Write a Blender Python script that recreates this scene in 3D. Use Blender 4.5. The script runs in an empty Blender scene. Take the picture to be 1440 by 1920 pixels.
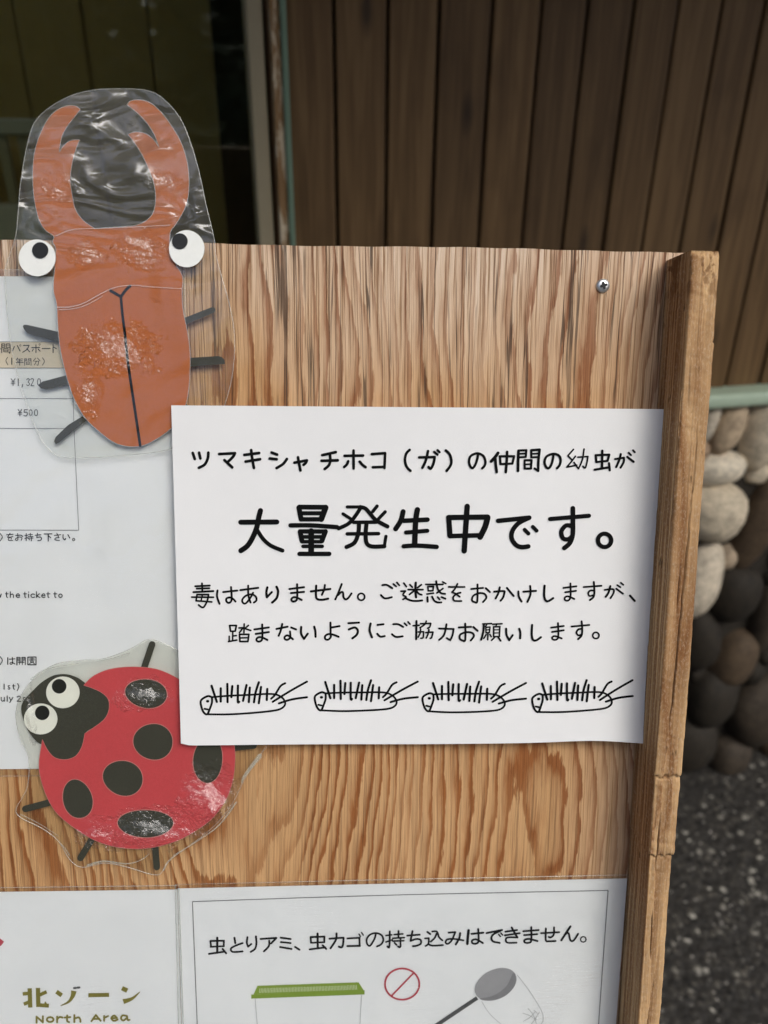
import bpy, bmesh, math, random
from mathutils import Vector, Matrix
from mathutils.geometry import tessellate_polygon
random.seed(7)
R = math.radians
S = bpy.context.scene
COL = S.collection

# ------------------------------------------------------------------ camera
F = 1442.0                     # focal length in photo pixels (1440 x 1920)
H = 1.69                      # eye height
cam = bpy.data.cameras.new('camera')
cam.sensor_fit = 'VERTICAL'; cam.sensor_height = 36; cam.sensor_width = 27
cam.lens = 36 * F / 1920
cam.clip_start = 0.02; cam.clip_end = 500
cam.dof.use_dof = True; cam.dof.focus_distance = 0.475; cam.dof.aperture_fstop = 6.5
co = bpy.data.objects.new('camera', cam); COL.objects.link(co)
CAM = Vector((0, 0, H))
CR = Matrix.Rotation(R(90 - 26.8), 3, 'X') @ Matrix.Rotation(R(0.6), 3, 'Z')
co.matrix_world = Matrix.Translation(CAM) @ CR.to_4x4()
S.camera = co

# ------------------------------------------------------------------ world, sun, exposure
SUN_EL, SUN_AZ = 48.0, 36.0        # azimuth: degrees to the right of straight behind the camera
w = bpy.data.worlds.new('World'); S.world = w; w.use_nodes = True
wn = w.node_tree.nodes; wl = w.node_tree.links
sky = wn.new('ShaderNodeTexSky'); sky.sky_type = 'NISHITA'; sky.sun_disc = False
sky.sun_elevation = R(SUN_EL); sky.sun_rotation = R(180 - SUN_AZ)
sky.air_density = 0.6; sky.dust_density = 3.0; sky.ozone_density = 0.6
bg = wn['Background']; bg.inputs['Strength'].default_value = 0.145
wl.new(sky.outputs[0], bg.inputs['Color'])
sd = bpy.data.lights.new('sun', 'SUN'); sd.energy = 1.15; sd.angle = R(38); sd.color = (0.955, 1.0, 0.98)
so = bpy.data.objects.new('sun', sd); COL.objects.link(so)
tosun = Vector((math.sin(R(SUN_AZ)) * math.cos(R(SUN_EL)), -math.cos(R(SUN_AZ)) * math.cos(R(SUN_EL)), math.sin(R(SUN_EL))))
so.rotation_euler = tosun.to_track_quat('Z', 'Y').to_euler()
S.view_settings.view_transform = 'Standard'; S.view_settings.look = 'None'
S.view_settings.exposure = 0.94; S.view_settings.gamma = 1.0

# ------------------------------------------------------------------ helpers: properties
def tag(o, label=None, cat=None, group=None, kind=None):
    if label: o['label'] = label
    if cat: o['category'] = cat
    if group: o['group'] = group
    if kind: o['kind'] = kind
    return o

def link(name, me, mats, parent=None):
    o = bpy.data.objects.new(name, me); COL.objects.link(o)
    for m in (mats if isinstance(mats, (list, tuple)) else [mats]): me.materials.append(m)
    if parent is not None: o.parent = parent
    return o

def empty(name, M4, label, cat):
    o = bpy.data.objects.new(name, None); COL.objects.link(o)
    o.matrix_world = M4; o.empty_display_size = 0.03
    return tag(o, label, cat)

# ------------------------------------------------------------------ frames
def ray(px, py):
    return (CR @ Vector(((px - 720) / F, -(py - 960) / F, -1))).normalized()

class Frame:
    """plane with origin o, right u, up v, outward n"""
    def __init__(s, o, u, v):
        s.o = o; s.n = u.cross(v).normalized(); s.v = v.normalized(); s.u = s.v.cross(s.n).normalized()
        s.rot = Matrix((s.u, s.v, s.n)).transposed()
    def px(s, x, y, n=0.0):
        d = ray(x, y); t = (s.o + s.n * n - CAM).dot(s.n) / d.dot(s.n)
        q = CAM + d * t - s.o
        return (q.dot(s.u), q.dot(s.v))
    def at(s, u, v, n=0.0): return s.o + s.u * u + s.v * v + s.n * n
    def mat(s, u=0, v=0, n=0): return Matrix.Translation(s.at(u, v, n)) @ s.rot.to_4x4()

bu = ray(30000, 1000); bv = -ray(620, 10600)
BD = Frame(CAM + ray(720, 960) * 0.48, bu, bv)
a = BD.px(321, 760, .006); b = BD.px(1250, 768, .006)
k = 0.297 / math.hypot(a[0] - b[0], a[1] - b[1])
BD = Frame(CAM + ray(720, 960) * (0.48 * k), bu, bv)
cam.dof.focus_distance = 0.48 * k - .004
print('focus', 0.48 * k)
BT = Matrix.Identity(4)
# building wall plane: vertical, its right side a little farther away
wy = R(13.2)
WL = Frame(Vector((0, 1.5, 0)), Vector((math.cos(wy), math.sin(wy), 0)), Vector((0, 0, 1)))

# ------------------------------------------------------------------ helpers: materials
class NB:
    def __init__(s, name):
        s.m = bpy.data.materials.new(name); s.m.use_nodes = True
        s.t = s.m.node_tree; s.p = s.t.nodes['Principled BSDF']; s.out = s.t.nodes['Material Output']
    def n(s, typ, props=None, out=0, **ins):
        nd = s.t.nodes.new('ShaderNode' + typ)
        for k_, v_ in (props or {}).items(): setattr(nd, k_, v_)
        for k_, v_ in ins.items():
            k2 = int(k_[1:]) if k_[0] == '_' else k_.replace('__', ' ')
            s.put(nd.inputs[k2], v_)
        return nd.outputs[out]
    def put(s, sock, v):
        if isinstance(v, bpy.types.NodeSocket): s.t.links.new(v, sock)
        elif isinstance(v, tuple) and len(v) == 3 and sock.type == 'RGBA': sock.default_value = (*v, 1)
        else: sock.default_value = v
    def set(s, **ins):
        for k_, v_ in ins.items(): s.put(s.p.inputs[k_.replace('__', ' ')], v_)
        return s.m
    def obj(s): return s.n('TexCoord', out=3)
    def map(s, v, scale=(1, 1, 1), loc=(0, 0, 0), rot=(0, 0, 0)):
        return s.n('Mapping', _0=v, Location=loc, Rotation=rot, Scale=scale)
    def noise(s, v, scale=1, detail=3, rough=.55, dist=0, out=0):
        return s.n('TexNoise', out=out, Vector=v, Scale=scale, Detail=detail, Roughness=rough, Distortion=dist)
    def math(s, op, a_, b_=0.0, c_=0.0, clamp=False):
        return s.n('Math', {'operation': op, 'use_clamp': clamp}, _0=a_, _1=b_, _2=c_)
    def ramp(s, f, stops, interp='LINEAR'):
        nd = s.t.nodes.new('ShaderNodeValToRGB'); cr = nd.color_ramp; cr.interpolation = interp
        while len(cr.elements) < len(stops): cr.elements.new(0.5)
        for e, (p_, c_) in zip(cr.elements, stops):
            e.position = p_; e.color = (c_, c_, c_, 1) if not isinstance(c_, tuple) else (*c_, 1)
        s.put(nd.inputs[0], f); return nd.outputs[0]
    def mix(s, f, a_, b_, blend='MIX'):
        nd = s.t.nodes.new('ShaderNodeMix'); nd.data_type = 'RGBA'; nd.blend_type = blend
        s.put(nd.inputs[0], f); s.put(nd.inputs[6], a_); s.put(nd.inputs[7], b_); return nd.outputs[2]
    def bump(s, h, strength=.5, dist=.001, normal=None):
        kw = {'Height': h, 'Strength': strength, 'Distance': dist}
        if normal is not None: kw['Normal'] = normal
        return s.n('Bump', **kw)

def plain(name, col, rough=.6, spec=.3, var=0.06, scale=300, metallic=0, bump=0.0):
    b_ = NB(name); o = b_.obj(); nz = b_.noise(o, scale, 3)
    lo = tuple(c * (1 - var) for c in col); hi = tuple(min(1, c * (1 + var)) for c in col)
    kw = dict(Base__Color=b_.mix(nz, lo, hi), Roughness=rough, Specular__IOR__Level=spec, Metallic=metallic)
    if bump: kw['Normal'] = b_.bump(nz, bump, .0005)
    return b_.set(**kw)

def mat_paper(name, col=(.73, .73, .715)):
    b_ = NB(name); o = b_.obj()
    fib = b_.noise(b_.map(o, (900, 2600, 1)), 1, 4, .7); big = b_.noise(o, 22, 3)
    c = b_.mix(b_.math('ADD', b_.math('MULTIPLY', fib, .6), b_.math('MULTIPLY', big, .4)), tuple(x * .93 for x in col), tuple(min(1, x * 1.05) for x in col))
    return b_.set(Base__Color=c, Roughness=.75, Specular__IOR__Level=.2, Normal=b_.bump(b_.math('ADD', fib, b_.math('MULTIPLY', big, 3)), .25, .0006))

def mat_film(name, big=.6, fine=.5, milky=.01, tint=(.97, .98, .96), fscale=420, streak=False, bigscale=26, rough=.07, loose=None, refl=1.15, dist=.0025, blis=(), tilt=(.22, .20)):
    b_ = NB(name); o = b_.obj()
    f1 = b_.noise(b_.map(o, (90, 620, 1)), 1, 4, .6) if streak else b_.noise(o, fscale, 2, .5, .4)
    U = b_.n('SeparateXYZ', _0=o); V = b_.t.nodes[-1].outputs[1]; patch = None; lift = None
    edge = b_.math('MULTIPLY_ADD', b_.noise(o, 140, 3, .6), 1.5, -.75)
    for cu, cv, ru, rv in blis:                     # places where the film has come loose from the paper
        du = b_.math('SUBTRACT', U, cu); dv = b_.math('SUBTRACT', V, cv)
        d = b_.n('VectorMath', {'operation': 'LENGTH'}, out=1, _0=b_.n('CombineXYZ', _0=b_.math('DIVIDE', du, ru), _1=b_.math('DIVIDE', dv, rv), _2=0.0))
        m_ = b_.ramp(b_.math('ADD', d, edge), [(.25, 1.0), (1.0, 0.0)])
        l_ = b_.math('MULTIPLY', m_, b_.math('ADD', b_.math('MULTIPLY', du, -tilt[0]), b_.math('MULTIPLY', dv, -tilt[1])))
        patch = m_ if patch is None else b_.math('MAXIMUM', patch, m_); lift = l_ if lift is None else b_.math('ADD', lift, l_)
    if patch is None: patch = b_.ramp(b_.noise(o, bigscale * 1.2, 3), [(.52, .0), (.66, 1.0)])
    g1 = b_.noise(o, bigscale, 2, .5, .8)
    nb = b_.bump(g1, big, .012)
    if lift is not None: nb = b_.bump(lift, 1.0, 1.0, nb)
    if loose:                                       # film with nothing behind it sags into folds
        up_ = b_.ramp(b_.math('MULTIPLY_ADD', V, 14, loose), [(0, 0.0), (1, 1.0)])
        fold = b_.noise(b_.map(o, (20, 46, 1), (1, 2, 0), (0, 0, R(18))), 1, 1.5, .4, 2.0)
        nb = b_.bump(b_.math('MULTIPLY', fold, up_), 1.0, .010, nb)
    nf = b_.bump(b_.math('MULTIPLY', f1, patch), fine, dist, nb)
    fr = b_.math('MINIMUM', b_.math('MULTIPLY', b_.n('Fresnel', IOR=1.45, Normal=nf), refl), .30)
    gl = b_.n('BsdfGlossy', Color=(1, 1, 1), Roughness=rough, Normal=nf)
    tr = b_.n('BsdfTransparent', Color=tint)
    df = b_.n('BsdfDiffuse', Color=(.8, .8, .76), Normal=nf)
    m1 = b_.n('MixShader', Fac=(b_.math('MULTIPLY_ADD', up_, .085, milky) if loose else milky), _1=tr, _2=df)
    m2 = b_.n('MixShader', Fac=fr, _1=m1, _2=gl)
    b_.t.links.new(m2, b_.out.inputs['Surface']); return b_.m

def mat_edge(name, col=(.75, .76, .70), alpha=.45):
    b_ = NB(name)
    tr = b_.n('BsdfTransparent', Color=(.95, .95, .93)); gl = b_.n('BsdfGlossy', Color=(.9, .9, .88), Roughness=.25)
    df = b_.n('BsdfDiffuse', Color=col)
    m1 = b_.n('MixShader', Fac=.35, _1=df, _2=gl); m2 = b_.n('MixShader', Fac=alpha, _1=tr, _2=m1)
    b_.t.links.new(m2, b_.out.inputs['Surface']); return b_.m

def mat_ply():
    b_ = NB('plywood'); o = b_.obj()
    sx = b_.n('SeparateXYZ', _0=o); U, V = sx, b_.t.nodes[-1].outputs[1]
    warp = b_.noise(b_.map(o, (6, 1.9, 1), (3.1, 1.7, 0)), 1, 2, .5)
    warp2 = b_.noise(b_.map(o, (30, 7, 1)), 1, 3, .6)
    jag = b_.noise(b_.map(o, (260, 26, 1)), 1, 4, .7)
    ux = b_.math('ADD', U, b_.math('ADD', b_.math('MULTIPLY', warp, .022), b_.math('MULTIPLY', warp2, .005)))
    og = b_.n('CombineXYZ', _0=ux, _1=V, _2=0.0)
    fld = b_.math('ADD', b_.math('MULTIPLY', U, 108), b_.math('MULTIPLY', warp, 21))
    fld = b_.math('ADD', fld, b_.math('MULTIPLY', warp2, 2.6)); fld = b_.math('ADD', fld, b_.math('MULTIPLY', jag, .75))
    saw = b_.math('FRACT', fld)
    band = b_.ramp(saw, [(0, .0), (.30, .10), (.60, .45), (.80, 1.0), (.94, .95), (1.0, .0)])
    amp = b_.ramp(b_.noise(b_.map(o, (24, 3.5, 1), (9, 4, 0)), 1, 3, .6), [(.30, .30), (.55, 1.0)])
    band = b_.math('MULTIPLY', band, amp)
    fib = b_.noise(b_.map(og, (1200, 24, 1)), 1, 5, .8)
    fib2 = b_.noise(b_.map(og, (400, 6.5, 1), (2, 5, 0)), 1, 5, .75)
    fine_ = b_.noise(b_.map(og, (1050, 11, 1), (3, 1, 0)), 1, 2, .6)
    lines = b_.ramp(b_.math('MULTIPLY_ADD', fine_, .76, b_.math('MULTIPLY', fib2, .24)), [(.40, 0.0), (.455, .6), (.54, 1.0)])
    tone = b_.noise(b_.map(o, (11, 2.2, 1), (7, 7, 0)), 1, 3)
    light = b_.mix(tone, (.42, .25, .108), (.56, .37, .20))
    dark = b_.mix(tone, (.20, .072, .020), (.27, .105, .032))
    c = b_.mix(band, light, dark)
    c = b_.mix(.55, c, b_.mix(fib, (.10, .07, .04), (.90, .82, .74)), 'OVERLAY')
    c = b_.mix(b_.math('MAXIMUM', .42, b_.math('MULTIPLY_ADD', V, 1.6, .42, clamp=True)), c, b_.mix(lines, (.30, .22, .16), (1.14, 1.12, 1.08)), 'MULTIPLY')
    # weathering: bleached towards the exposed top edge, greyer beside the batten
    wz = b_.noise(b_.map(o, (14, 5, 1), (1, 8, 0)), 1, 4, .6)
    hgt = b_.math('MULTIPLY_ADD', V, 8.0, -.36)
    wf = b_.math('ADD', hgt, b_.math('MULTIPLY_ADD', wz, 1.5, -.78), clamp=True)
    wf = b_.math('MULTIPLY', wf, b_.math('MULTIPLY_ADD', lines, .85, .15))
    side = b_.math('MULTIPLY', b_.math('MULTIPLY_ADD', U, 14, -1.55, clamp=True), b_.math('MULTIPLY_ADD', lines, .8, .1, clamp=True))
    wf = b_.math('MAXIMUM', b_.math('MULTIPLY', wf, .95), b_.math('MULTIPLY', side, .55))
    wf = b_.math('MULTIPLY', wf, b_.math('SUBTRACT', 1.0, b_.math('MULTIPLY', band, .72)))
    grey = b_.mix(fib, (.42, .315, .22), (.86, .71, .56))
    c = b_.mix(wf, c, grey)
    # drying checks: long thin dark splits
    ck = b_.noise(b_.map(og, (230, 4.5, 1), (5, 2, 0)), 1, 2, .4)
    ckm = b_.ramp(b_.math('ABSOLUTE', b_.math('SUBTRACT', ck, .5)), [(0, 1.0), (.018, .9), (.030, 0.0)])
    ckg = b_.ramp(b_.noise(b_.map(o, (60, 9, 1), (2, 2, 0)), 1, 3), [(.45, 0.0), (.56, 1.0)])
    ckm = b_.math('MULTIPLY', b_.math('MULTIPLY', ckm, ckg), b_.math('MAXIMUM', .18, b_.math('MULTIPLY_ADD', V, 5, .65, clamp=True)))
    c = b_.mix(b_.math('MULTIPLY', ckm, .8), c, (.05, .03, .018))
    st = b_.ramp(b_.noise(b_.map(o, (9, 8, 1), (6, 3, 0)), 1, 4, .6), [(.60, 0.0), (.75, 1.0)])
    c = b_.mix(b_.math('MULTIPLY', st, .45), c, (.13, .060, .022))
    hh = b_.math('SUBTRACT', b_.math('ADD', b_.math('MULTIPLY', fib, .5), b_.math('MULTIPLY', lines, .5)), b_.math('MULTIPLY', ckm, 1.6))
    return b_.set(Base__Color=c, Roughness=.62, Specular__IOR__Level=.25, Normal=b_.bump(hh, .6, .0006))

def mat_batten():
    b_ = NB('batten_wood'); o = b_.obj()
    nx = b_.n('SeparateXYZ', _0=o); V = b_.t.nodes[-1].outputs[1]
    g = b_.noise(b_.map(o, (700, 22, 420)), 1, 5, .75)
    rings = b_.noise(b_.map(o, (30, 4, 260), (3, 3, 1)), 1, 2, .5, .3)
    fuzz = b_.noise(b_.map(o, (900, 420, 500)), 1, 4, .7)
    blot = b_.noise(b_.map(o, (60, 16, 60), (8, 2, 3)), 1, 4, .6)
    c = b_.mix(b_.ramp(rings, [(.38, 0.0), (.5, 1.0), (.60, .1)]), (.54, .375, .20), (.19, .09, .033))
    c = b_.mix(.6, c, b_.mix(g, (.15, .10, .06), (.85, .76, .66)), 'OVERLAY')
    c = b_.mix(b_.ramp(blot, [(.42, 0.0), (.68, .5)]), c, (.25, .145, .065))
    c = b_.mix(b_.math('MULTIPLY', b_.ramp(fuzz, [(.5, 0.0), (.68, 1.0)]), .28), c, (.60, .50, .37))
    # brown rot stains near the top
    top = b_.math('MULTIPLY_ADD', V, 16, -1.55, clamp=True)
    rot_ = b_.ramp(b_.noise(b_.map(o, (105, 62, 60), (2, 9, 1)), 1, 4, .6, .6), [(.50, 0.0), (.57, 1.0)])
    c = b_.mix(b_.math('MULTIPLY', b_.math('MULTIPLY', rot_, top), .92), c, (.11, .040, .010))
    pit = b_.ramp(b_.noise(b_.map(o, (170, 60, 170), (1, 4, 2)), 1, 3, .5), [(.68, 0.0), (.74, 1.0)])
    c = b_.mix(b_.math('MULTIPLY', pit, .8), c, (.05, .028, .012))
    groove_dark = b_.n('Attribute', {'attribute_name': 'groove_dark'}, out=2)  # darkens the colour along the grooves by their depth
    c = b_.mix(b_.math('MULTIPLY', groove_dark, .9), c, (.035, .02, .010))
    return b_.set(Base__Color=c, Roughness=.8, Specular__IOR__Level=.2, Normal=b_.bump(b_.math('SUBTRACT', b_.math('MULTIPLY_ADD', fuzz, .4, g), pit), .45, .0006))

def mat_plank():
    b_ = NB('dark_plank'); o = b_.obj()
    isl = b_.n('NewGeometry', out=8)
    sh = b_.n('CombineXYZ', _0=0.0, _1=b_.math('MULTIPLY', isl, 37.0), _2=b_.math('MULTIPLY', isl, 11.0))
    p_ = b_.n('VectorMath', {'operation': 'ADD'}, _0=o, _1=sh)
    g = b_.noise(b_.map(p_, (240, 5, 1)), 1, 4, .65, .2)
    gr = b_.noise(b_.map(p_, (60, 2.6, 1)), 1, 3, .6, .8)
    blot = b_.noise(b_.map(p_, (9, 3.5, 1)), 1, 3, .6)
    c = b_.mix(g, (.072, .039, .013), (.170, .098, .038))
    c = b_.mix(b_.ramp(gr, [(.40, 0.0), (.64, .85)]), c, (.20, .120, .050))
    c = b_.mix(b_.math('MULTIPLY', b_.ramp(blot, [(.55, 0.0), (.75, 1.0)]), .6), c, (.055, .028, .009))
    c = b_.mix(.9, c, b_.mix(isl, (.66, .64, .62), (1.18, 1.16, 1.14)), 'MULTIPLY')
    vo = b_.n('TexVoronoi', {'feature': 'F1'}, out=0, Vector=b_.map(p_, (11, 3.6, 1)), Scale=1.0, Randomness=1.0)
    kn = b_.ramp(vo, [(.05, 1.0), (.10, .55), (.16, 0.0)])
    c = b_.mix(b_.math('MULTIPLY', kn, .8), c, (.022, .012, .005))
    return b_.set(Base__Color=c, Roughness=.6, Specular__IOR__Level=.3, Normal=b_.bump(b_.math('ADD', g, gr), .35, .001))

def mat_trim(name, col, col2, rough=.5, chips=0.0):
    b_ = NB(name); o = b_.obj()
    g = b_.noise(b_.map(o, (120, 5, 120)), 1, 4, .65); bl = b_.noise(o, 14, 4)
    c = b_.mix(b_.math('MULTIPLY_ADD', bl, .6, b_.math('MULTIPLY', g, .4)), col, col2)
    if chips:
        ch = b_.ramp(b_.noise(b_.map(o, (90, 13, 90), (3, 3, 3)), 1, 5, .65), [(.50, 0.0), (.56, 1.0)])
        c = b_.mix(b_.math('MULTIPLY', ch, chips), c, (.78, .66, .46))
    return b_.set(Base__Color=c, Roughness=rough, Specular__IOR__Level=.35, Normal=b_.bump(g, .3, .0012))

def mat_stone():
    b_ = NB('cobble'); o = b_.obj(); isl = b_.n('NewGeometry', out=8)
    at = b_.n('Attribute', {'attribute_name': 'tone'}, out=0)
    sp = b_.noise(o, 120, 5, .75); bl = b_.noise(o, 34, 4, .7)
    c = b_.mix(b_.ramp(b_.math('MULTIPLY_ADD', sp, .5, b_.math('MULTIPLY', bl, .5)), [(.32, 0.0), (.68, 1.0)]), (.42, .40, .37), (1.75, 1.66, 1.50))
    c = b_.mix(1.0, c, at, 'MULTIPLY')
    return b_.set(Base__Color=c, Roughness=.75, Specular__IOR__Level=.25, Normal=b_.bump(sp, .5, .002))

def mat_ground():
    b_ = NB('washed_gravel_concrete'); o = b_.obj()
    vo = b_.t.nodes.new('ShaderNodeTexVoronoi'); b_.put(vo.inputs['Vector'], o); vo.inputs['Scale'].default_value = 60
    v2 = b_.t.nodes.new('ShaderNodeTexVoronoi'); b_.put(v2.inputs['Vector'], o); v2.inputs['Scale'].default_value = 150
    big = b_.noise(o, 3, 3)
    sx = b_.n('SeparateXYZ', _0=vo.outputs['Color'])
    s2 = b_.n('SeparateXYZ', _0=v2.outputs['Color'])
    fine = b_.noise(o, 130, 3, .6)
    cs = b_.ramp(sx, [(0, (.008, .007, .006)), (.20, (.012, .011, .009)), (.27, (.024, .0215, .018)), (.70, (.044, .040, .033)), (.92, (.070, .062, .050)), (.975, (.36, .34, .29))])
    c = b_.mix(b_.ramp(vo.outputs['Distance'], [(.36, 0.0), (.60, .85)]), cs, (.019, .017, .0145))
    c = b_.mix(b_.ramp(s2, [(.80, 0.0), (.84, .8)]), c, (.010, .009, .008))
    c = b_.mix(b_.ramp(s2, [(.0, .8), (.035, 0.0)]), c, (.30, .28, .25))
    c = b_.mix(.45, c, b_.mix(fine, (.25, .25, .25), (.8, .8, .78)), 'OVERLAY')
    c = b_.mix(b_.math('MULTIPLY', big, .3), c, (.03, .027, .023))
    hh = b_.math('SUBTRACT', 1.0, vo.outputs['Distance'])
    return b_.set(Base__Color=c, Roughness=.7, Specular__IOR__Level=.3, Normal=b_.bump(hh, .8, .005))

M = {}
M['ply'] = mat_ply(); M['batten'] = mat_batten(); M['plank'] = mat_plank()
M['paper'] = mat_paper('white_paper'); M['paper2'] = mat_paper('laminated_paper', (.74, .755, .75))
M['ink'] = plain('black_ink', (.0045, .0048, .0048), .7, .06, .3)
M['ink2'] = plain('printer_ink', (.010, .010, .011), .7, .08, .3)
M['grey_line'] = plain('grey_line_ink', (.12, .12, .125), .6, .25)
M['pale_line'] = plain('pale_line_ink', (.33, .34, .34), .6, .25)
M['olive'] = plain('olive_ink', (.19, .17, .03), .6, .25)
M['green_ink'] = plain('green_ink', (.20, .30, .035), .6, .25)
M['green_pale'] = plain('pale_green_ink', (.50, .57, .33), .6, .25)
M['red_ink'] = plain('red_ink', (.42, .055, .075), .6, .25)
M['grey_ink'] = plain('grey_ink', (.30, .30, .305), .6, .25)
M['grey_ink2'] = plain('mid_grey_ink', (.215, .215, .22), .6, .25)
M['dark_grey_ink'] = plain('dark_grey_ink', (.075, .078, .078), .6, .25)
M['beige_ink'] = plain('beige_ink', (.62, .54, .40), .6, .25)
M['orange'] = plain('orange_brown_card', (.45, .130, .036), .7, .2, .10, 700, bump=.25)
M['black_card'] = plain('black_card', (.046, .046, .034), .65, .25, .25, 900, bump=.3)
M['red_card'] = plain('red_card', (.55, .068, .080), .7, .2, .10, 700, bump=.2)
M['eye_white'] = plain('eye_white_card', (.80, .81, .76), .5, .3, .04)
M['pupil'] = plain('pupil_black', (.013, .013, .010), .35, .4, .2)
M['pink_edge'] = plain('glue_halo', (.52, .20, .19), .5, .3)
def blisters(n, uv, lst):
    out = []
    for x, y, rx, ry in lst:
        u, v = BD.px(x, y, n); u2 = BD.px(x + rx, y, n)[0]; v2 = BD.px(x, y + ry, n)[1]
        out.append((u - uv[0], v - uv[1], abs(u2 - u), abs(v2 - v)))
    return out
def flat_film(n, uv, lst, tv=.8): return mat_film('sheet_film', .30, .55, .004, (.985, .99, .98), streak=True, bigscale=11, blis=blisters(n, uv, lst), tilt=(.25, tv), rough=.12, refl=1.3)
M['edge'] = mat_edge('film_edge_clear', alpha=.26)
M['halo'] = mat_edge('film_crease', (.60, .62, .52), .5)
M['steel'] = plain('zinc_steel', (.62, .63, .63), .35, .5, .1, 900, metallic=.85)
M['slot'] = plain('screw_slot', (.02, .02, .02), .6, .3)

# ------------------------------------------------------------------ helpers: curves and flat shapes
def cr_spline(pts, closed=False, step=4):
    """Catmull-Rom through pts; doubled points are corners"""
    n = len(pts); out = []
    if n < 3: return list(pts)
    rng = range(n if closed else n - 1)
    for i in rng:
        p1, p2 = pts[i], pts[(i + 1) % n]
        if p1 == p2: continue
        p0 = pts[i - 1] if (closed or i > 0) else p1
        p3 = pts[(i + 2) % n] if (closed or i + 2 < n) else p2
        for j in range(step):
            t = j / step; t2 = t * t; t3 = t2 * t
            out.append(tuple(.5 * (2 * p1[q] + (p2[q] - p0[q]) * t + (2 * p0[q] - 5 * p1[q] + 4 * p2[q] - p3[q]) * t2 + (3 * p1[q] - p0[q] - 3 * p2[q] + p3[q]) * t3) for q in (0, 1)))
    if not closed: out.append(tuple(pts[-1]))
    return out

def parse(s): return [tuple(float(q) for q in p.split(',')) for p in s.split()]

def corners(s):
    out = []
    for p in s.split():
        c = p.endswith('*'); q = tuple(float(z) for z in p.rstrip('*').split(','))
        out.append(q)
        if c: out.append(q)
    return out

class Sheet:
    """flat things on the notice board: region pixels -> board plane -> local metres of a thing"""
    def __init__(s, n, uv0, surf=None):
        s.n = n; s.u0, s.v0 = uv0; s.surf = surf or (lambda u, v: 0.0)
    def loc(s, px, py, dn=0.0):
        u, v = BD.px(px, py, s.n)
        return Vector((u - s.u0, v - s.v0, s.surf(u, v) + dn))

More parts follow.
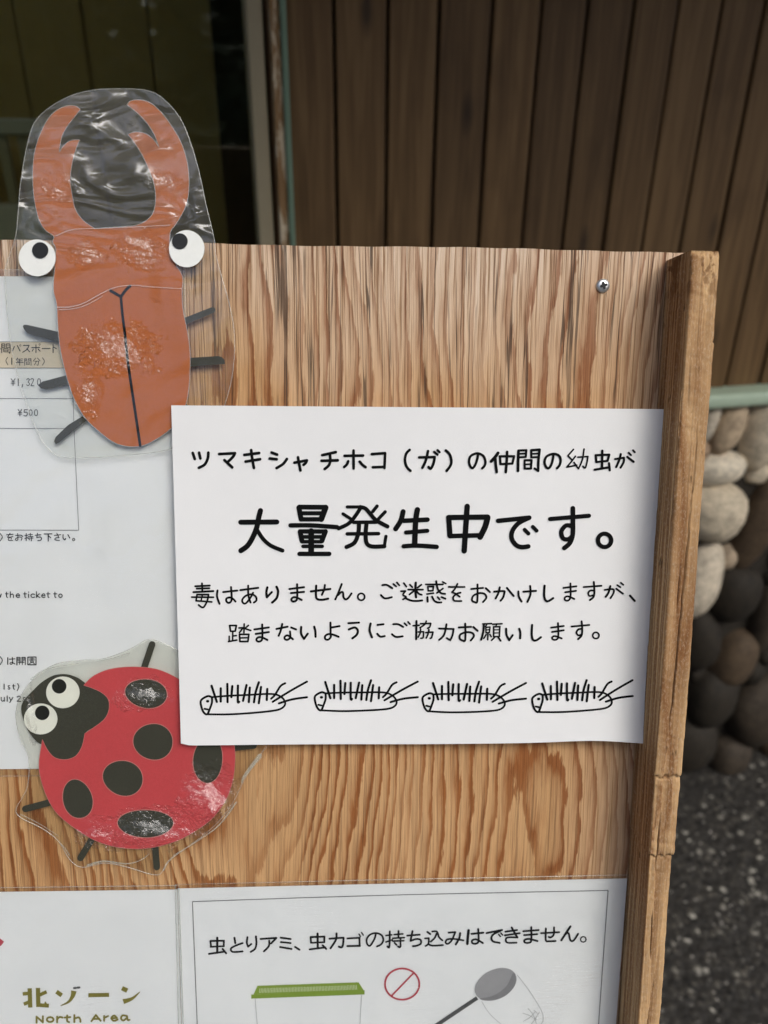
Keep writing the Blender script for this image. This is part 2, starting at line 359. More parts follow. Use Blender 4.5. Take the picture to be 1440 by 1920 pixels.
class Ink:
    """collects brush strokes as flat mitred ribbons"""
    def __init__(s, sheet, dn=.00025):
        s.sh = sheet; s.bm = bmesh.new(); s.dn = dn; s.k = 0; s.mi = 0; s.fat = 1.18
    def _v(s, p):
        return s.bm.verts.new(s.sh.loc(p[0], p[1], s.dn + (s.k % 12) * 1.2e-5))
    def face(s, vs):
        try:
            f = s.bm.faces.new(vs); f.material_index = s.mi; return f
        except ValueError: return None
    def ribbon(s, pts, w0, w1=None, cap=True, closed=False):
        s.k += 1; w1 = w0 if w1 is None else w1
        q = [pts[0]]
        for p in pts[1:]:
            if math.hypot(p[0] - q[-1][0], p[1] - q[-1][1]) > 1e-4: q.append(p)
        if closed and len(q) > 2 and math.hypot(q[0][0] - q[-1][0], q[0][1] - q[-1][1]) < 1e-3: q.pop()
        n = len(q)
        if n == 1: return s.disc(q[0][0], q[0][1], w0 / 2, w0 / 2)
        L, Rr = [], []
        for i in range(n):
            a_ = q[i - 1] if (closed or i > 0) else q[i]; b_ = q[(i + 1) % n] if (closed or i < n - 1) else q[i]
            dx, dy = b_[0] - a_[0], b_[1] - a_[1]; l = math.hypot(dx, dy) or 1
            w_ = (w0 + (w1 - w0) * i / max(1, n - 1)) / 2
            nx_, ny_ = -dy / l * w_, dx / l * w_
            L.append(s._v((q[i][0] + nx_, q[i][1] + ny_))); Rr.append(s._v((q[i][0] - nx_, q[i][1] - ny_)))
        for i in range(n if closed else n - 1):
            j = (i + 1) % n; s.face((L[i], L[j], Rr[j], Rr[i]))
        if cap and not closed:
            for e, o_, w_ in ((0, 1, w0), (n - 1, n - 2, w1)):
                dx, dy = q[e][0] - q[o_][0], q[e][1] - q[o_][1]; an = math.atan2(dy, dx)
                ring = [s._v((q[e][0] + w_ / 2 * math.cos(an + t), q[e][1] + w_ / 2 * math.sin(an + t))) for t in (R(-60), R(-30), 0, R(30), R(60))]
                ends = (Rr[e], *ring, L[e]) if e else (L[0], *[s._v((q[0][0] + w_ / 2 * math.cos(an + t), q[0][1] + w_ / 2 * math.sin(an + t))) for t in (R(-60), R(-30), 0, R(30), R(60))], Rr[0])
                if e == 0: [s.bm.verts.remove(v_) for v_ in ring]
                s.face(ends)
    def stroke(s, pts, w0, w1=None, cap=True):
        """doubled points split the stroke into smooth pieces that meet at a corner"""
        part = []; parts = []
        for p in pts:
            if part and part[-1] == p: parts.append(part); part = [p]
            else: part.append(p)
        parts.append(part)
        for pt in parts:
            if len(pt) >= 1 and not (len(pt) == 1 and len(parts) > 1): s.ribbon(cr_spline(pt), w0, w1, cap)
    def disc(s, cx, cy, rx, ry=None, rot=0, seg=28):
        ry = rx if ry is None else ry; s.k += 1; c, d = math.cos(rot), math.sin(rot); vs = []
        for i in range(seg):
            t = 2 * math.pi * i / seg; x, y = rx * math.cos(t), ry * math.sin(t)
            vs.append(s._v((cx + x * c - y * d, cy + x * d + y * c)))
        s.face(vs)
    def ring(s, cx, cy, rx, ry, w_, seg=36, rot=0):
        c, d = math.cos(rot), math.sin(rot)
        s.ribbon([(cx + rx * math.cos(t) * c - ry * math.sin(t) * d, cy + rx * math.cos(t) * d + ry * math.sin(t) * c) for t in (2 * math.pi * i / seg for i in range(seg))], w_, closed=True)
    def poly(s, pts):
        s.k += 1; s.face([s._v(p) for p in pts])
    def write(s, ox, oy, sc, data, w_=20):
        """data: strokes split by ';' ; each 'x,y x,y ... [|width]' ; 'O cx,cy,r' a ring"""
        for st in data.split(';'):
            st = st.strip()
            if not st: continue
            ww = w_
            if '|' in st: st, q = st.split('|'); ww = float(q)
            if st.startswith('O'):
                v = [float(z) for z in st[1:].split(',')]; rx, ry = v[2], (v[3] if len(v) > 3 else v[2])
                s.ring(ox + v[0] / sc, oy + v[1] / sc, rx / sc, ry / sc, ww / sc * s.fat); continue
            s.stroke([(ox + x / sc, oy + y / sc) for x, y in parse(st)], ww / sc * s.fat)
    def build(s, name, mats, parent):
        me = bpy.data.meshes.new(name)
        bmesh.ops.recalc_face_normals(s.bm, faces=s.bm.faces[:])
        for f in s.bm.faces:
            f.normal_update()
            if f.normal.z < 0: f.normal_flip()
        s.bm.to_mesh(me); s.bm.free()
        return link(name, me, mats, parent)

def plate(name, sheet, pts, dn, thick, mats, parent, bevel=0.0):
    """flat card of an outline (page pixels) with a real thickness"""
    bm = bmesh.new(); top = [bm.verts.new(sheet.loc(x, y, dn + thick)) for x, y in pts]; bot = [bm.verts.new(sheet.loc(x, y, dn)) for x, y in pts]
    n = len(pts)
    tris = tessellate_polygon([[q.co for q in top]])
    for t in tris: bm.faces.new([top[q] for q in t]); bm.faces.new([bot[q] for q in t])
    for i in range(n): bm.faces.new((top[i], bot[i], bot[(i + 1) % n], top[(i + 1) % n]))
    bmesh.ops.recalc_face_normals(bm, faces=bm.faces[:])
    me = bpy.data.meshes.new(name); bm.to_mesh(me); bm.free()
    return link(name, me, mats, parent)

def reg(ox, oy, sc, pts): return [(ox + x / sc, oy + y / sc) for x, y in pts]
def ell(cx, cy, rx, ry, rot=0, seg=40, wob=0.0):
    c, d = math.cos(rot), math.sin(rot); out = []
    for i in range(seg):
        t = 2 * math.pi * i / seg; k_ = 1 + wob * math.sin(2 * t + cx) + wob * .7 * math.sin(3 * t + cy)
        x, y = rx * k_ * math.cos(t), ry * k_ * math.sin(t); out.append((cx + x * c - y * d, cy + x * d + y * c))
    return out

def film_sheet(name, sheet, pts, dn, mat, parent, edge_w=2.2):
    """clear film of an outline, its cut edge a fine rounded bead"""
    bm = bmesh.new(); fv = [bm.verts.new(sheet.loc(x, y, dn)) for x, y in pts]
    for t in tessellate_polygon([[q.co for q in fv]]): bm.faces.new([fv[q] for q in t])
    for q in bm.faces:
        q.normal_update()
        if q.normal.z < 0: q.normal_flip()
    n = len(pts); rr = .00028
    P = [sheet.loc(x, y, dn) for x, y in pts]; rings = []
    for i in range(n):
        d = (P[(i + 1) % n] - P[i - 1]).normalized(); sN = Vector((0, 0, 1)); e = d.cross(sN).normalized()
        rings.append([bm.verts.new(P[i] + (e * math.cos(t) + sN * math.sin(t)) * rr) for t in (0, R(72), R(144), R(216), R(288))])
    for i in range(n):
        A, B_ = rings[i], rings[(i + 1) % n]
        for j in range(5):
            q = bm.faces.new((A[j], A[(j + 1) % 5], B_[(j + 1) % 5], B_[j])); q.material_index = 1; q.smooth = True
    me = bpy.data.meshes.new(name); bm.to_mesh(me); bm.free()
    return link(name, me, [mat, M['edge']], parent)

def paper_grid(name, sheet, c4, mats, parent, nu=40, nv=28, thick=.00012, dn=0.0, wave=None):
    """sheet of paper from its four page corners (TL, TR, BR, BL), following the sheet's own curl"""
    bm = bmesh.new(); g = []
    for j in range(nv + 1):
        row = []
        for i in range(nu + 1):
            a_, b_ = i / nu, j / nv
            x = (c4[0][0] * (1 - a_) + c4[1][0] * a_) * (1 - b_) + (c4[3][0] * (1 - a_) + c4[2][0] * a_) * b_
            y = (c4[0][1] * (1 - a_) + c4[1][1] * a_) * (1 - b_) + (c4[3][1] * (1 - a_) + c4[2][1] * a_) * b_
            if wave: y += wave(a_) * b_ ** 4
            row.append(bm.verts.new(sheet.loc(x, y, dn)))
        g.append(row)
    for j in range(nv):
        for i in range(nu):
            f = bm.faces.new((g[j][i], g[j + 1][i], g[j + 1][i + 1], g[j][i + 1])); f.smooth = True
    rim = [g[0][i] for i in range(nu)] + [g[j][nu] for j in range(nv)] + [g[nv][i] for i in range(nu, 0, -1)] + [g[j][0] for j in range(nv, 0, -1)]
    rim = [bm.verts.new(q.co) for q in rim]; low = [bm.verts.new(q.co - Vector((0, 0, thick))) for q in rim]
    for i in range(len(rim)): bm.faces.new((rim[i], rim[(i + 1) % len(rim)], low[(i + 1) % len(rim)], low[i]))
    me = bpy.data.meshes.new(name); bm.to_mesh(me); bm.free()
    return link(name, me, mats, parent)

def box_bm(bm, lo, hi, bevel=0.0, seg=2):
    r = bmesh.ops.create_cube(bm, size=1.0); vs = r['verts']
    for v in vs:
        v.co = Vector(((lo[i] + hi[i]) / 2 + v.co[i] * (hi[i] - lo[i]) for i in range(3)))
    if bevel:
        es = list({e for v in vs for e in v.link_edges})
        bmesh.ops.bevel(bm, geom=es, offset=bevel, segments=seg, profile=.5, affect='EDGES')
def mesh_of(name, bm, mats, parent=None, smooth=False):
    me = bpy.data.meshes.new(name)
    if smooth:
        for f in bm.faces: f.smooth = True
    bm.to_mesh(me); bm.free(); return link(name, me, mats, parent)

# ================================================================== SETTING
# ---- ground: one sheet to the horizon
bm = bmesh.new()
bmesh.ops.create_grid(bm, x_segments=4, y_segments=4, size=150)
tag(mesh_of('ground', bm, mat_ground()), kind='structure')

bm = bmesh.new()
f = bm.faces.new([bm.verts.new(p) for p in ((-30, -4.2, .004), (30, -4.2, .004), (30, -1.2, .004), (-30, -1.2, .004))])
tag(mesh_of('bounce_path', bm, plain('bounce_gravel', (.40, .38, .34), .9, .1, .25, 60)), kind='structure')  # unseen pale strip, added to bounce light and reflect in the films
bm = bmesh.new(); prev = None
for i in range(81):
    x_ = -40 + i; hh_ = 4.2 * (1 - .6 * math.exp(-((x_ - 3.5) / 1.3) ** 2)) + .3 * math.sin(i * .9)
    cur = [bm.verts.new((x_, y_, z_)) for y_, z_ in ((-10.5, -.1), (-13, hh_ * .55), (-17, hh_), (-30, hh_ * 1.1), (-50, -1))]
    if prev:
        for q in range(4): bm.faces.new((prev[q], cur[q], cur[q + 1], prev[q + 1]))
    prev = cur
tag(mesh_of('sky_blocker', bm, plain('blocker_green', (.035, .05, .02), .9, .1, .6, 2), None, True), kind='structure')  # unseen slope, added to block the low sky from the pane
# ---- timber building behind the board
BW = empty('timber_building', WL.mat(0, 0, 0), 'dark brown plank building with a green rail and tall window behind the board', 'building')
def wpx(x, y, n=0.0): return WL.px(x, y, n)
rail_z = wpx(1390, 741, .03)[1]
joints = [wpx(x, 0)[0] for x in (626, 728, 825, 925, 1018, 1105, 1192, 1275, 1357, 1437)]
pw = (joints[-1] - joints[0]) / 9
green_u = wpx(531, 0, .02)[0]
bm = bmesh.new()
edges = [green_u - .03] + joints + [joints[-1] + pw * (i + 1) for i in range(14)]
rr = random.Random(3)
for a_, b_ in zip(edges[:-1], edges[1:]):
    d = rr.uniform(-.0015, .0015); g = .0028
    box_bm(bm, (a_ + g, rail_z + .01, -.02), (b_ - g, 2.895, d), .0035, 2)
mesh_of('plank_wall', bm, M['plank'], BW)
bm = bmesh.new(); box_bm(bm, (edges[0] - .0, rail_z - .01, -.06), (edges[-1], 2.895, -.0205))
mesh_of('wall_backing', bm, plain('shadow_gap_board', (.010, .008, .006), .9, .1), BW)
# green rail capping the stone wall
M['green'] = mat_trim('green_paint', (.36, .45, .335), (.46, .56, .41), .42)
bm = bmesh.new(); hz = .022
box_bm(bm, (edges[0] - 2.5, rail_z - hz, -.05), (edges[-1], rail_z + hz * .55, .055), .012, 4)
mesh_of('rail', bm, M['green'], BW, True)
# window side: green strip, weathered wood stop, post
def vstrip(name, x0, x1, n0, n1, mat, parent, bev=.003):
    u0, u1 = wpx(x0, 0, n1)[0], wpx(x1, 0, n1)[0]
    b2 = bmesh.new(); box_bm(b2, (u0, rail_z + hz * .55, n0), (u1, 2.895, n1), bev, 2)
    return mesh_of(name, b2, mat, parent)
WN = empty('x', Matrix.Identity(4), None, None); WN.name = 'window'; WN.parent = BW; WN.matrix_world = WL.mat()
WN.parent = BW; WN.matrix_parent_inverse = Matrix.Identity(4); WN.matrix_basis = Matrix.Identity(4)
vstrip('corner_strip', 524.5, 536, -.01, .030, mat_trim('strip_green_paint', (.14, .22, .15), (.20, .29, .20), .5), BW, .002)
vstrip('window_stop', 504, 523.5, -.03, .022, mat_trim('weathered_stop', (.22, .12, .045), (.40, .24, .11), .7, .9), WN)
vstrip('window_groove', 491.5, 504, -.06, -.012, plain('groove_wood', (.022, .015, .008), .8, .2), WN, .001)
vstrip('window_post', 459, 491, -.07, .012, mat_trim('post_paint', (.32, .27, .165), (.42, .36, .235), .55), WN, .004)
gx1 = wpx(461, 0, -.03)[0]; gx0 = gx1 - 1.9
b_ = NB('window_glass')
fr = b_.n('Fresnel', IOR=1.52); gl = b_.n('BsdfGlossy', Color=(.95, .97, .95), Roughness=.004); tr = b_.n('BsdfTransparent', Color=(.80, .84, .78))
b_.t.links.new(b_.n('MixShader', Fac=fr, _1=tr, _2=gl), b_.out.inputs['Surface']); M['glass'] = b_.m
bm = bmesh.new(); box_bm(bm, (gx0, rail_z + .012, -.036), (gx1 + .006, 2.895, -.030)); mesh_of('pane', bm, M['glass'], WN)
bm = bmesh.new(); box_bm(bm, (gx0 - .06, rail_z + hz * .55, -.07), (gx0, 2.895, .012), .004); mesh_of('window_post', bm, M['batten'], WN)
# room behind the glass
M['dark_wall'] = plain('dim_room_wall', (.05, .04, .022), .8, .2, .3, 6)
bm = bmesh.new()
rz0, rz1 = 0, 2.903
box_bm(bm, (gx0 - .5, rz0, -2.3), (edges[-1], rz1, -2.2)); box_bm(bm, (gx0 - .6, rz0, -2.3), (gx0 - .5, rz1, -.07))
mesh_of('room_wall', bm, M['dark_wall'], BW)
# brown timber partition inside, its boards ending short of the window post
pu1 = wpx(392, 0, -.5)[0]
M['partition'] = mat_trim('partition_timber', (.42, .28, .09), (.62, .44, .17), .7)
bm = bmesh.new(); x = pu1; rr = random.Random(11)
while x > gx0 - .5:
    ww = .13; box_bm(bm, (x - ww + .003, 0, -.55), (x, 2.90, -.5 + rr.uniform(-.006, .006)), .004); x -= ww
mesh_of('partition', bm, M['partition'], BW)
# eave over the wall, the board and the visitor
bm = bmesh.new(); box_bm(bm, (-6, 2.905, -.065), (6, 3.025, 1.65)); box_bm(bm, (-6, 2.905, -2.4), (6, 3.025, -.56)); box_bm(bm, (gx1 + .1, 2.906, -.56), (6, 3.024, -.065))  # slot above the room is added to let sky light in
mesh_of('eave', bm, mat_trim('soffit_timber', (.05, .036, .022), (.085, .06, .036), .7), BW)

# ---- slatted bench back seen through the pane
b0 = wpx(-60, 238, -.28); b1 = wpx(84, 238, -.28)
SB = empty('slatted_bench', WL.mat(b1[0], 0, -.28), 'pale slatted bench back standing behind the dark window pane', 'bench')
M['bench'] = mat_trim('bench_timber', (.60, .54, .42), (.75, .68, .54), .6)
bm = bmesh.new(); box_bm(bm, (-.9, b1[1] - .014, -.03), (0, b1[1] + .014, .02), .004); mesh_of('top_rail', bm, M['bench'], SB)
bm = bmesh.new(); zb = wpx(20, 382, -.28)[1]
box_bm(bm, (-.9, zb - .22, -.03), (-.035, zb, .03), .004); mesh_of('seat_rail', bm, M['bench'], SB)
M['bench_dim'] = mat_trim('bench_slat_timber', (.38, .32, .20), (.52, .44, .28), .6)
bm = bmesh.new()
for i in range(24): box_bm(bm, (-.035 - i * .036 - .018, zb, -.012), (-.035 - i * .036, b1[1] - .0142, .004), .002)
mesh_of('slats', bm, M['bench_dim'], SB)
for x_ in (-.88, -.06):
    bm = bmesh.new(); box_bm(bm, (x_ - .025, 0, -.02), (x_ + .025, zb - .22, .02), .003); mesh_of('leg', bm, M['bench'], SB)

# ---- stone wall of river cobbles under the rail
SW = empty('cobble_wall', WL.mat(0, 0, 0), 'wall of rounded river cobbles under the green rail', 'wall')
bm = bmesh.new(); tone = bm.verts.layers.float_color.new('tone')
def cobble(u, v, ru, rv, rn, rot, col, seed, sub=2):
    rnd = random.Random(seed); r = bmesh.ops.create_icosphere(bm, subdivisions=sub, radius=1.0)
    ph = [rnd.uniform(0, 6.28) for _ in range(6)]; c, s_ = math.cos(rot), math.sin(rot)
    ex = rnd.uniform(.78, .95)
    for q in r['verts']:
        p = q.co.copy(); k_ = 1 + .07 * math.sin(2.3 * p.x + ph[0]) + .06 * math.sin(2.9 * p.y + ph[1]) + .04 * math.sin(4.1 * p.z + 2 * p.x + ph[2])
        x = math.copysign(abs(p.x) ** ex, p.x) * ru * k_; y = math.copysign(abs(p.y) ** ex, p.y) * rv * k_
        q.co = Vector((u + x * c - y * s_, v + x * s_ + y * c, .004 + p.z * rn * k_)); q[tone] = (*col, 1)
PAL = [(.44, .40, .335), (.41, .33, .24), (.48, .43, .345), (.28, .23, .175), (.33, .245, .175), (.55, .51, .43)]
DARK = [(.060, .043, .028), (.018, .015, .011), (.034, .027, .020)]  # dark stones; low on the wall their colour carries the shade
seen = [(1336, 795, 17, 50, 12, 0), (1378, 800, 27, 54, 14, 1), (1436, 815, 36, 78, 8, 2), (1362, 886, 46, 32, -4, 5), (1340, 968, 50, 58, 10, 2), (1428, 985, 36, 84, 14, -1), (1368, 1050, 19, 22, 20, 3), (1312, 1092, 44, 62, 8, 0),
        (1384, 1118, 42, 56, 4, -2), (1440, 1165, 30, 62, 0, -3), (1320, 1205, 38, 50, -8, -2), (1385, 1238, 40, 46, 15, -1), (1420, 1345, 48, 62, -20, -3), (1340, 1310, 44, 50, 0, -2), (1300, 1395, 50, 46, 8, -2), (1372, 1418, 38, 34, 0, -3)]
taken = []
for i, (x, y, rx, ry, ro, ci) in enumerate(seen):
    u, v = wpx(x, y, .03); du = abs(wpx(x + rx, y, .03)[0] - u); dv = abs(wpx(x, y + ry, .03)[1] - v)
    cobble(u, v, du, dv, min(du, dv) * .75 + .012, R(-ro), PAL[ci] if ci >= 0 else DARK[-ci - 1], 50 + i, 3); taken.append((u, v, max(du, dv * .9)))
rr = random.Random(21); tries = 0; v_shade = wpx(1390, 1000, .03)[1]
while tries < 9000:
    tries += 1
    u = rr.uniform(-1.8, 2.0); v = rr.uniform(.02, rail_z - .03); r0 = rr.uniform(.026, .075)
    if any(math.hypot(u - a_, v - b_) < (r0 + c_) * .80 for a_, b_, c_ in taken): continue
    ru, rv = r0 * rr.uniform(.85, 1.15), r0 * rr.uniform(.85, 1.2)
    cobble(u, v, ru, rv, r0 * .8, rr.uniform(-.6, .6), rr.choice(PAL + DARK) if v > v_shade else rr.choice(DARK), tries); taken.append((u, v, r0))
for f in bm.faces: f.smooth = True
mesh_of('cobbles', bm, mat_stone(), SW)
bm = bmesh.new(); box_bm(bm, (-4, 0, -.06), (2.6, rail_z - hz, .006))
mesh_of('mortar', bm, plain('dark_mortar', (.030, .026, .021), .9, .1, .4, 60, bump=.5), SW)

# ---- woodland behind the camera, seen as reflections in the panes and films
def woodland():
    rnd = random.Random(5); V, Fc, mi = [], [], []
    def quad(c, s_, nrm):
        t = nrm.orthogonal().normalized(); b2 = nrm.cross(t); i0 = len(V)
        an = rnd.uniform(0, 3.14); t2 = t * math.cos(an) + b2 * math.sin(an); b3 = nrm.cross(t2)
        V.extend([c - t2 * s_, c - b3 * s_ * .5, c + t2 * s_, c + b3 * s_ * .5]); Fc.append((i0, i0 + 1, i0 + 2, i0 + 3)); mi.append(0)
    for k_ in range(39):
        bx, by = -11 + (k_ % 13) * 1.8 + rnd.uniform(-.6, .6), -(4.5 + 3 * (k_ // 13)) - rnd.uniform(0, 1.5); hgt = rnd.uniform(4.6, 6.6); r_ = rnd.uniform(.08, .16); i0 = len(V)
        for j in range(7):
            z = hgt * .85 * j / 6; rj = r_ * (1 - .1 * j); ox = .12 * math.sin(j * .9 + k_)
            for q in range(8): V.append(Vector((bx + ox + rj * math.cos(q * .785), by + rj * math.sin(q * .785), z)))
        for j in range(6):
            for q in range(8): Fc.append((i0 + j * 8 + q, i0 + j * 8 + (q + 1) % 8, i0 + (j + 1) * 8 + (q + 1) % 8, i0 + (j + 1) * 8 + q)); mi.append(1)
        for cl in range(64):
            cc = Vector((bx + rnd.gauss(0, 1.1), by + rnd.gauss(0, .7), rnd.uniform(.3, hgt))); cr_ = rnd.uniform(.25, .6)
            oa = math.degrees(math.atan2(-cc.x - .15, .45 - cc.y)); oe = math.degrees(math.atan2(cc.z - 1.50, .45 - cc.y))
            if 6 < oa < 26 and oe > 6: continue            # opening cut in the leaves so the films reflect bright sky
            ga = math.degrees(math.atan2(cc.x + .667, 2.84 - cc.y)); ge = math.degrees(math.atan2(cc.z - 1.69, 2.84 - cc.y))
            if 13 < ga < 16.5 and -1.5 < ge < 2.0 and rnd.random() < .8: continue   # a thin spot in the leaves
            for q in range(48):
                d = Vector((rnd.gauss(0, 1), rnd.gauss(0, 1), rnd.gauss(0, 1))).normalized()
                quad(cc + d * cr_ * rnd.uniform(.3, 1), rnd.uniform(.07, .14), (d + Vector((0, 0, .6))).normalized())
    me = bpy.data.meshes.new('woodland'); me.from_pydata([tuple(v) for v in V], [], Fc)
    me.polygons.foreach_set('material_index', mi)
    o = link('woodland', me, [plain('leaf_green', (.055, .085, .03), .55, .35, .5, 3), plain('bark', (.08, .06, .045), .9, .1, .3, 20)])
    tag(o, 'wood of leafy trees behind the camera', 'trees', kind='stuff')
woodland()

# ================================================================== NOTICE BOARD
NBD = empty('notice_board', BD.mat(), 'weathered plywood notice board with a split batten down its right side', 'notice board')
tl = BD.px(0, 449); tr_ = BD.px(1258, 472); TH = .012
vt0 = tl[1] + (tl[0] + .62) * 0; ur = BD.px(1262, 900)[0]
ul = ur - .92; vbot = -.80
def top_v(u):
    t = (u - tl[0]) / (tr_[0] - tl[0]); return tl[1] + (tr_[1] - tl[1]) * t + .0004 * math.sin(u * 31) + .00018 * math.sin(u * 171)
bm = bmesh.new(); n = 120; fr_, bk = [], []
top_f = [bm.verts.new((ul + (ur - ul) * i / n, top_v(ul + (ur - ul) * i / n), 0)) for i in range(n + 1)]
top_b = [bm.verts.new((q.co.x, q.co.y, -TH)) for q in top_f]
bot_f = [bm.verts.new((q.co.x, vbot, 0)) for q in top_f]; bot_b = [bm.verts.new((q.co.x, vbot, -TH)) for q in top_f]
for i in range(n):
    bm.faces.new((top_f[i], bot_f[i], bot_f[i + 1], top_f[i + 1])); bm.faces.new((top_b[i + 1], bot_b[i + 1], bot_b[i], top_b[i]))
    bm.faces.new((top_b[i], top_f[i], top_f[i + 1], top_b[i + 1])); bm.faces.new((bot_f[i], bot_b[i], bot_b[i + 1], bot_f[i + 1]))
bm.faces.new((top_f[0], top_b[0], bot_b[0], bot_f[0])); bm.faces.new((top_f[n], bot_f[n], bot_b[n], top_b[n]))
bmesh.ops.bevel(bm, geom=[e for e in bm.edges if e.verts[0] in top_f and e.verts[1] in top_f], offset=.0008, segments=2, affect='EDGES')
mesh_of('panel', bm, M['ply'], NBD)

# batten: front face split, cracked and broken in steps
bh = .034
def uline(x0, y0, x1, y1, n_):
    a_, b_ = BD.px(x0, y0, n_), BD.px(x1, y1, n_)
    return lambda v: a_[0] + (b_[0] - a_[0]) * (v - a_[1]) / (b_[1] - a_[1])
uin = uline(1297, 475, 1196, 1920, bh); uout = uline(1350, 470, 1243, 1920, bh)
vtop = BD.px(1330, 469, bh)[1]
def vof(y): return BD.px(1270, y, bh)[1]
v_s1, v_s2, v_k = vof(1458), vof(1606), vof(640)
def hashn(x): return (math.sin(x * 127.1) * 43758.5453) % 1.0
def sn(x):
    i = math.floor(x); f = x - i; f = f * f * (3 - 2 * f); return hashn(i) * (1 - f) + hashn(i + 1) * f
NBT, NW = 900, 48
bm = bmesh.new(); rows = []; dl = bm.verts.layers.float_color.new('groove_dark')
for j in range(NBT + 1):
    v = vtop + (vbot - .04 - vtop) * (j / NBT)
    i_, o_ = uin(v), uout(v)
    if v > v_k: o_ += .0006 * min(1, (v - v_k) / .002)
    else: o_ += .0009
    if v < v_s1: o_ -= .0004; 
    if v < v_s2: o_ -= .0013
    o_ += .0004 * (sn(v * 240) - .5) + .0005 * (sn(v * 60 + 9) - .5); i_ += .0003 * (sn(v * 200 + 40) - .5)
    if v < v_s2: i_ += .0006
    row = [bm.verts.new((i_, v, -.002))]
    row.append(bm.verts.new((i_, v, bh - .0011)))
    spl = .46 + .16 * math.sin(v * 13 + 1.1) + .06 * (sn(v * 90) - .5)
    for q in range(NW + 1):
        a_ = q / NW; u = i_ + (o_ - i_) * a_
        z = bh - .0009 * max(0, 1 - a_ * 16) ** 2 - .0010 * max(0, 1 - (1 - a_) * 14) ** 2
        z += .0004 * (sn(v * 420 + a_ * 2.0) - .5) + .0004 * (sn(a_ * 23 + v * 9) - .5) + .0005 * (sn(v * 45 + a_ * .8 + 20) - .5)
        if a_ > spl: z -= .0005
        deep = max(0, sn(v * 30 + 5) - .30) * .0060
        z -= deep * max(0, 1 - abs(a_ - spl) * 24); dk = min(1, deep / .002) * max(0, 1 - abs(a_ - spl) * 30)
        for vs_, dz in ((v_s1, .0016), (v_s2, .0022)):
            z -= dz * max(0, 1 - abs(v - vs_ - .0007 * math.sin(a_ * 19)) / .0011); dk = max(dk, .8 * max(0, 1 - abs(v - vs_ - .0007 * math.sin(a_ * 19)) / .0009))
        if v < v_s2: z -= .0012
        sp2 = .27 + .10 * math.sin(v * 21 + 2); dk = max(dk, min(1, max(0, sn(v * 26 + 31) - .62) * 5) * max(0, 1 - abs(a_ - sp2) * 34)); z -= max(0, sn(v * 26 + 31) - .62) * .006 * max(0, 1 - abs(a_ - sp2) * 26)
        if v < v_s1: z -= .0007 * (1 if a_ > .62 + .25 * math.sin(v * 24 + .6) else 0)
        if v > vtop - .0035: z -= (.0035 - (vtop - v)) * .5
        row.append(bm.verts.new((u, v, z))); row[-1][dl] = (dk, dk, dk, 1)
    row.append(bm.verts.new((o_, v, -.030)))
    for q in (0, 1, len(row) - 1): row[q][dl] = (0, 0, 0, 1)
    rows.append(row)
for j in range(NBT):
    A, B_ = rows[j], rows[j + 1]
    for q in range(len(A) - 1):
        f = bm.faces.new((A[q], B_[q], B_[q + 1], A[q + 1])); f.smooth = 1 < q < len(A) - 2
    f = bm.faces.new((A[-1], B_[-1], B_[0], A[0]))
bm.faces.new(rows[0][::-1]); bm.faces.new(rows[-1])
mesh_of('side_batten', bm, M['batten'], NBD)
# left batten, out of the picture, and the trestle legs that hold the board up
bm = bmesh.new(); box_bm(bm, (ul - .017, vbot - .04, -.03), (ul, tl[1] + .002, .034), .002); mesh_of('side_batten', bm, M['batten'], NBD)
for su in (ul + .04, ur - .04):
    top_p = BD.at(su, .12, -.02); inv = NBD.matrix_world.inverted(); ft = Vector((top_p.x, top_p.y + .42, 0.0)); b2 = bmesh.new()
    A, B_ = inv @ top_p, inv @ ft; d = (B_ - A).normalized(); sx_ = Vector((1, 0, 0)); e = d.cross(sx_).normalized()
    vs = [[b2.verts.new(P + sx_ * (.018 * i) + e * (.012 * j_)) for i, j_ in ((-1, -1), (1, -1), (1, 1), (-1, 1))] for P in (A, B_)]
    for q in range(4): b2.faces.new((vs[0][q], vs[0][(q + 1) % 4], vs[1][(q + 1) % 4], vs[1][q]))
    b2.faces.new(vs[0][::-1]); b2.faces.new(vs[1]); mesh_of('rear_leg', b2, M['batten'], NBD)
    A = Vector((su, vbot + .2, -TH - .018)); P = BD.at(su, vbot, -.03); tt = P.z / BD.v.z; B_ = inv @ (P - BD.v * tt); b2 = bmesh.new()
    box_bm(b2, (su - .018, B_.y, -TH - .036), (su + .018, A.y, -TH - .0002), .002); mesh_of('front_leg', b2, M['batten'], NBD)

# pan-head screw with a cross slot
su, sv = BD.px(1130, 536)
bm = bmesh.new(); rings = []; rS = .0041
for r_, z in ((rS, .0001), (rS, .0007), (rS * .9, .0013), (rS * .6, .0017), (rS * .25, .0019)):
    rings.append([bm.verts.new((su + r_ * math.cos(t), sv + r_ * math.sin(t), z)) for t in (2 * math.pi * i / 28 for i in range(28))])
for A, B_ in zip(rings[:-1], rings[1:]):
    for i in range(28): f = bm.faces.new((A[i], A[(i + 1) % 28], B_[(i + 1) % 28], B_[i])); f.smooth = True
bm.faces.new(rings[-1])
sc_ = mesh_of('screw', bm, M['steel'], NBD)
bm = bmesh.new()
for an in (R(18), R(108)):
    c, s_ = math.cos(an), math.sin(an); L_, w_ = rS * .56, rS * .15
    zt = .00205 + an * .00002
    bm.faces.new([bm.verts.new((su + x * c - y * s_, sv + x * s_ + y * c, zt)) for x, y in ((-L_, -w_), (-L_ * .4, -w_ * 1.5), (0, -w_ * 1.9), (L_ * .4, -w_ * 1.5), (L_, -w_), (L_, w_), (L_ * .4, w_ * 1.5), (0, w_ * 1.9), (-L_ * .4, w_ * 1.5), (-L_, w_))])
mesh_of('cross_slot', bm, M['slot'], sc_)

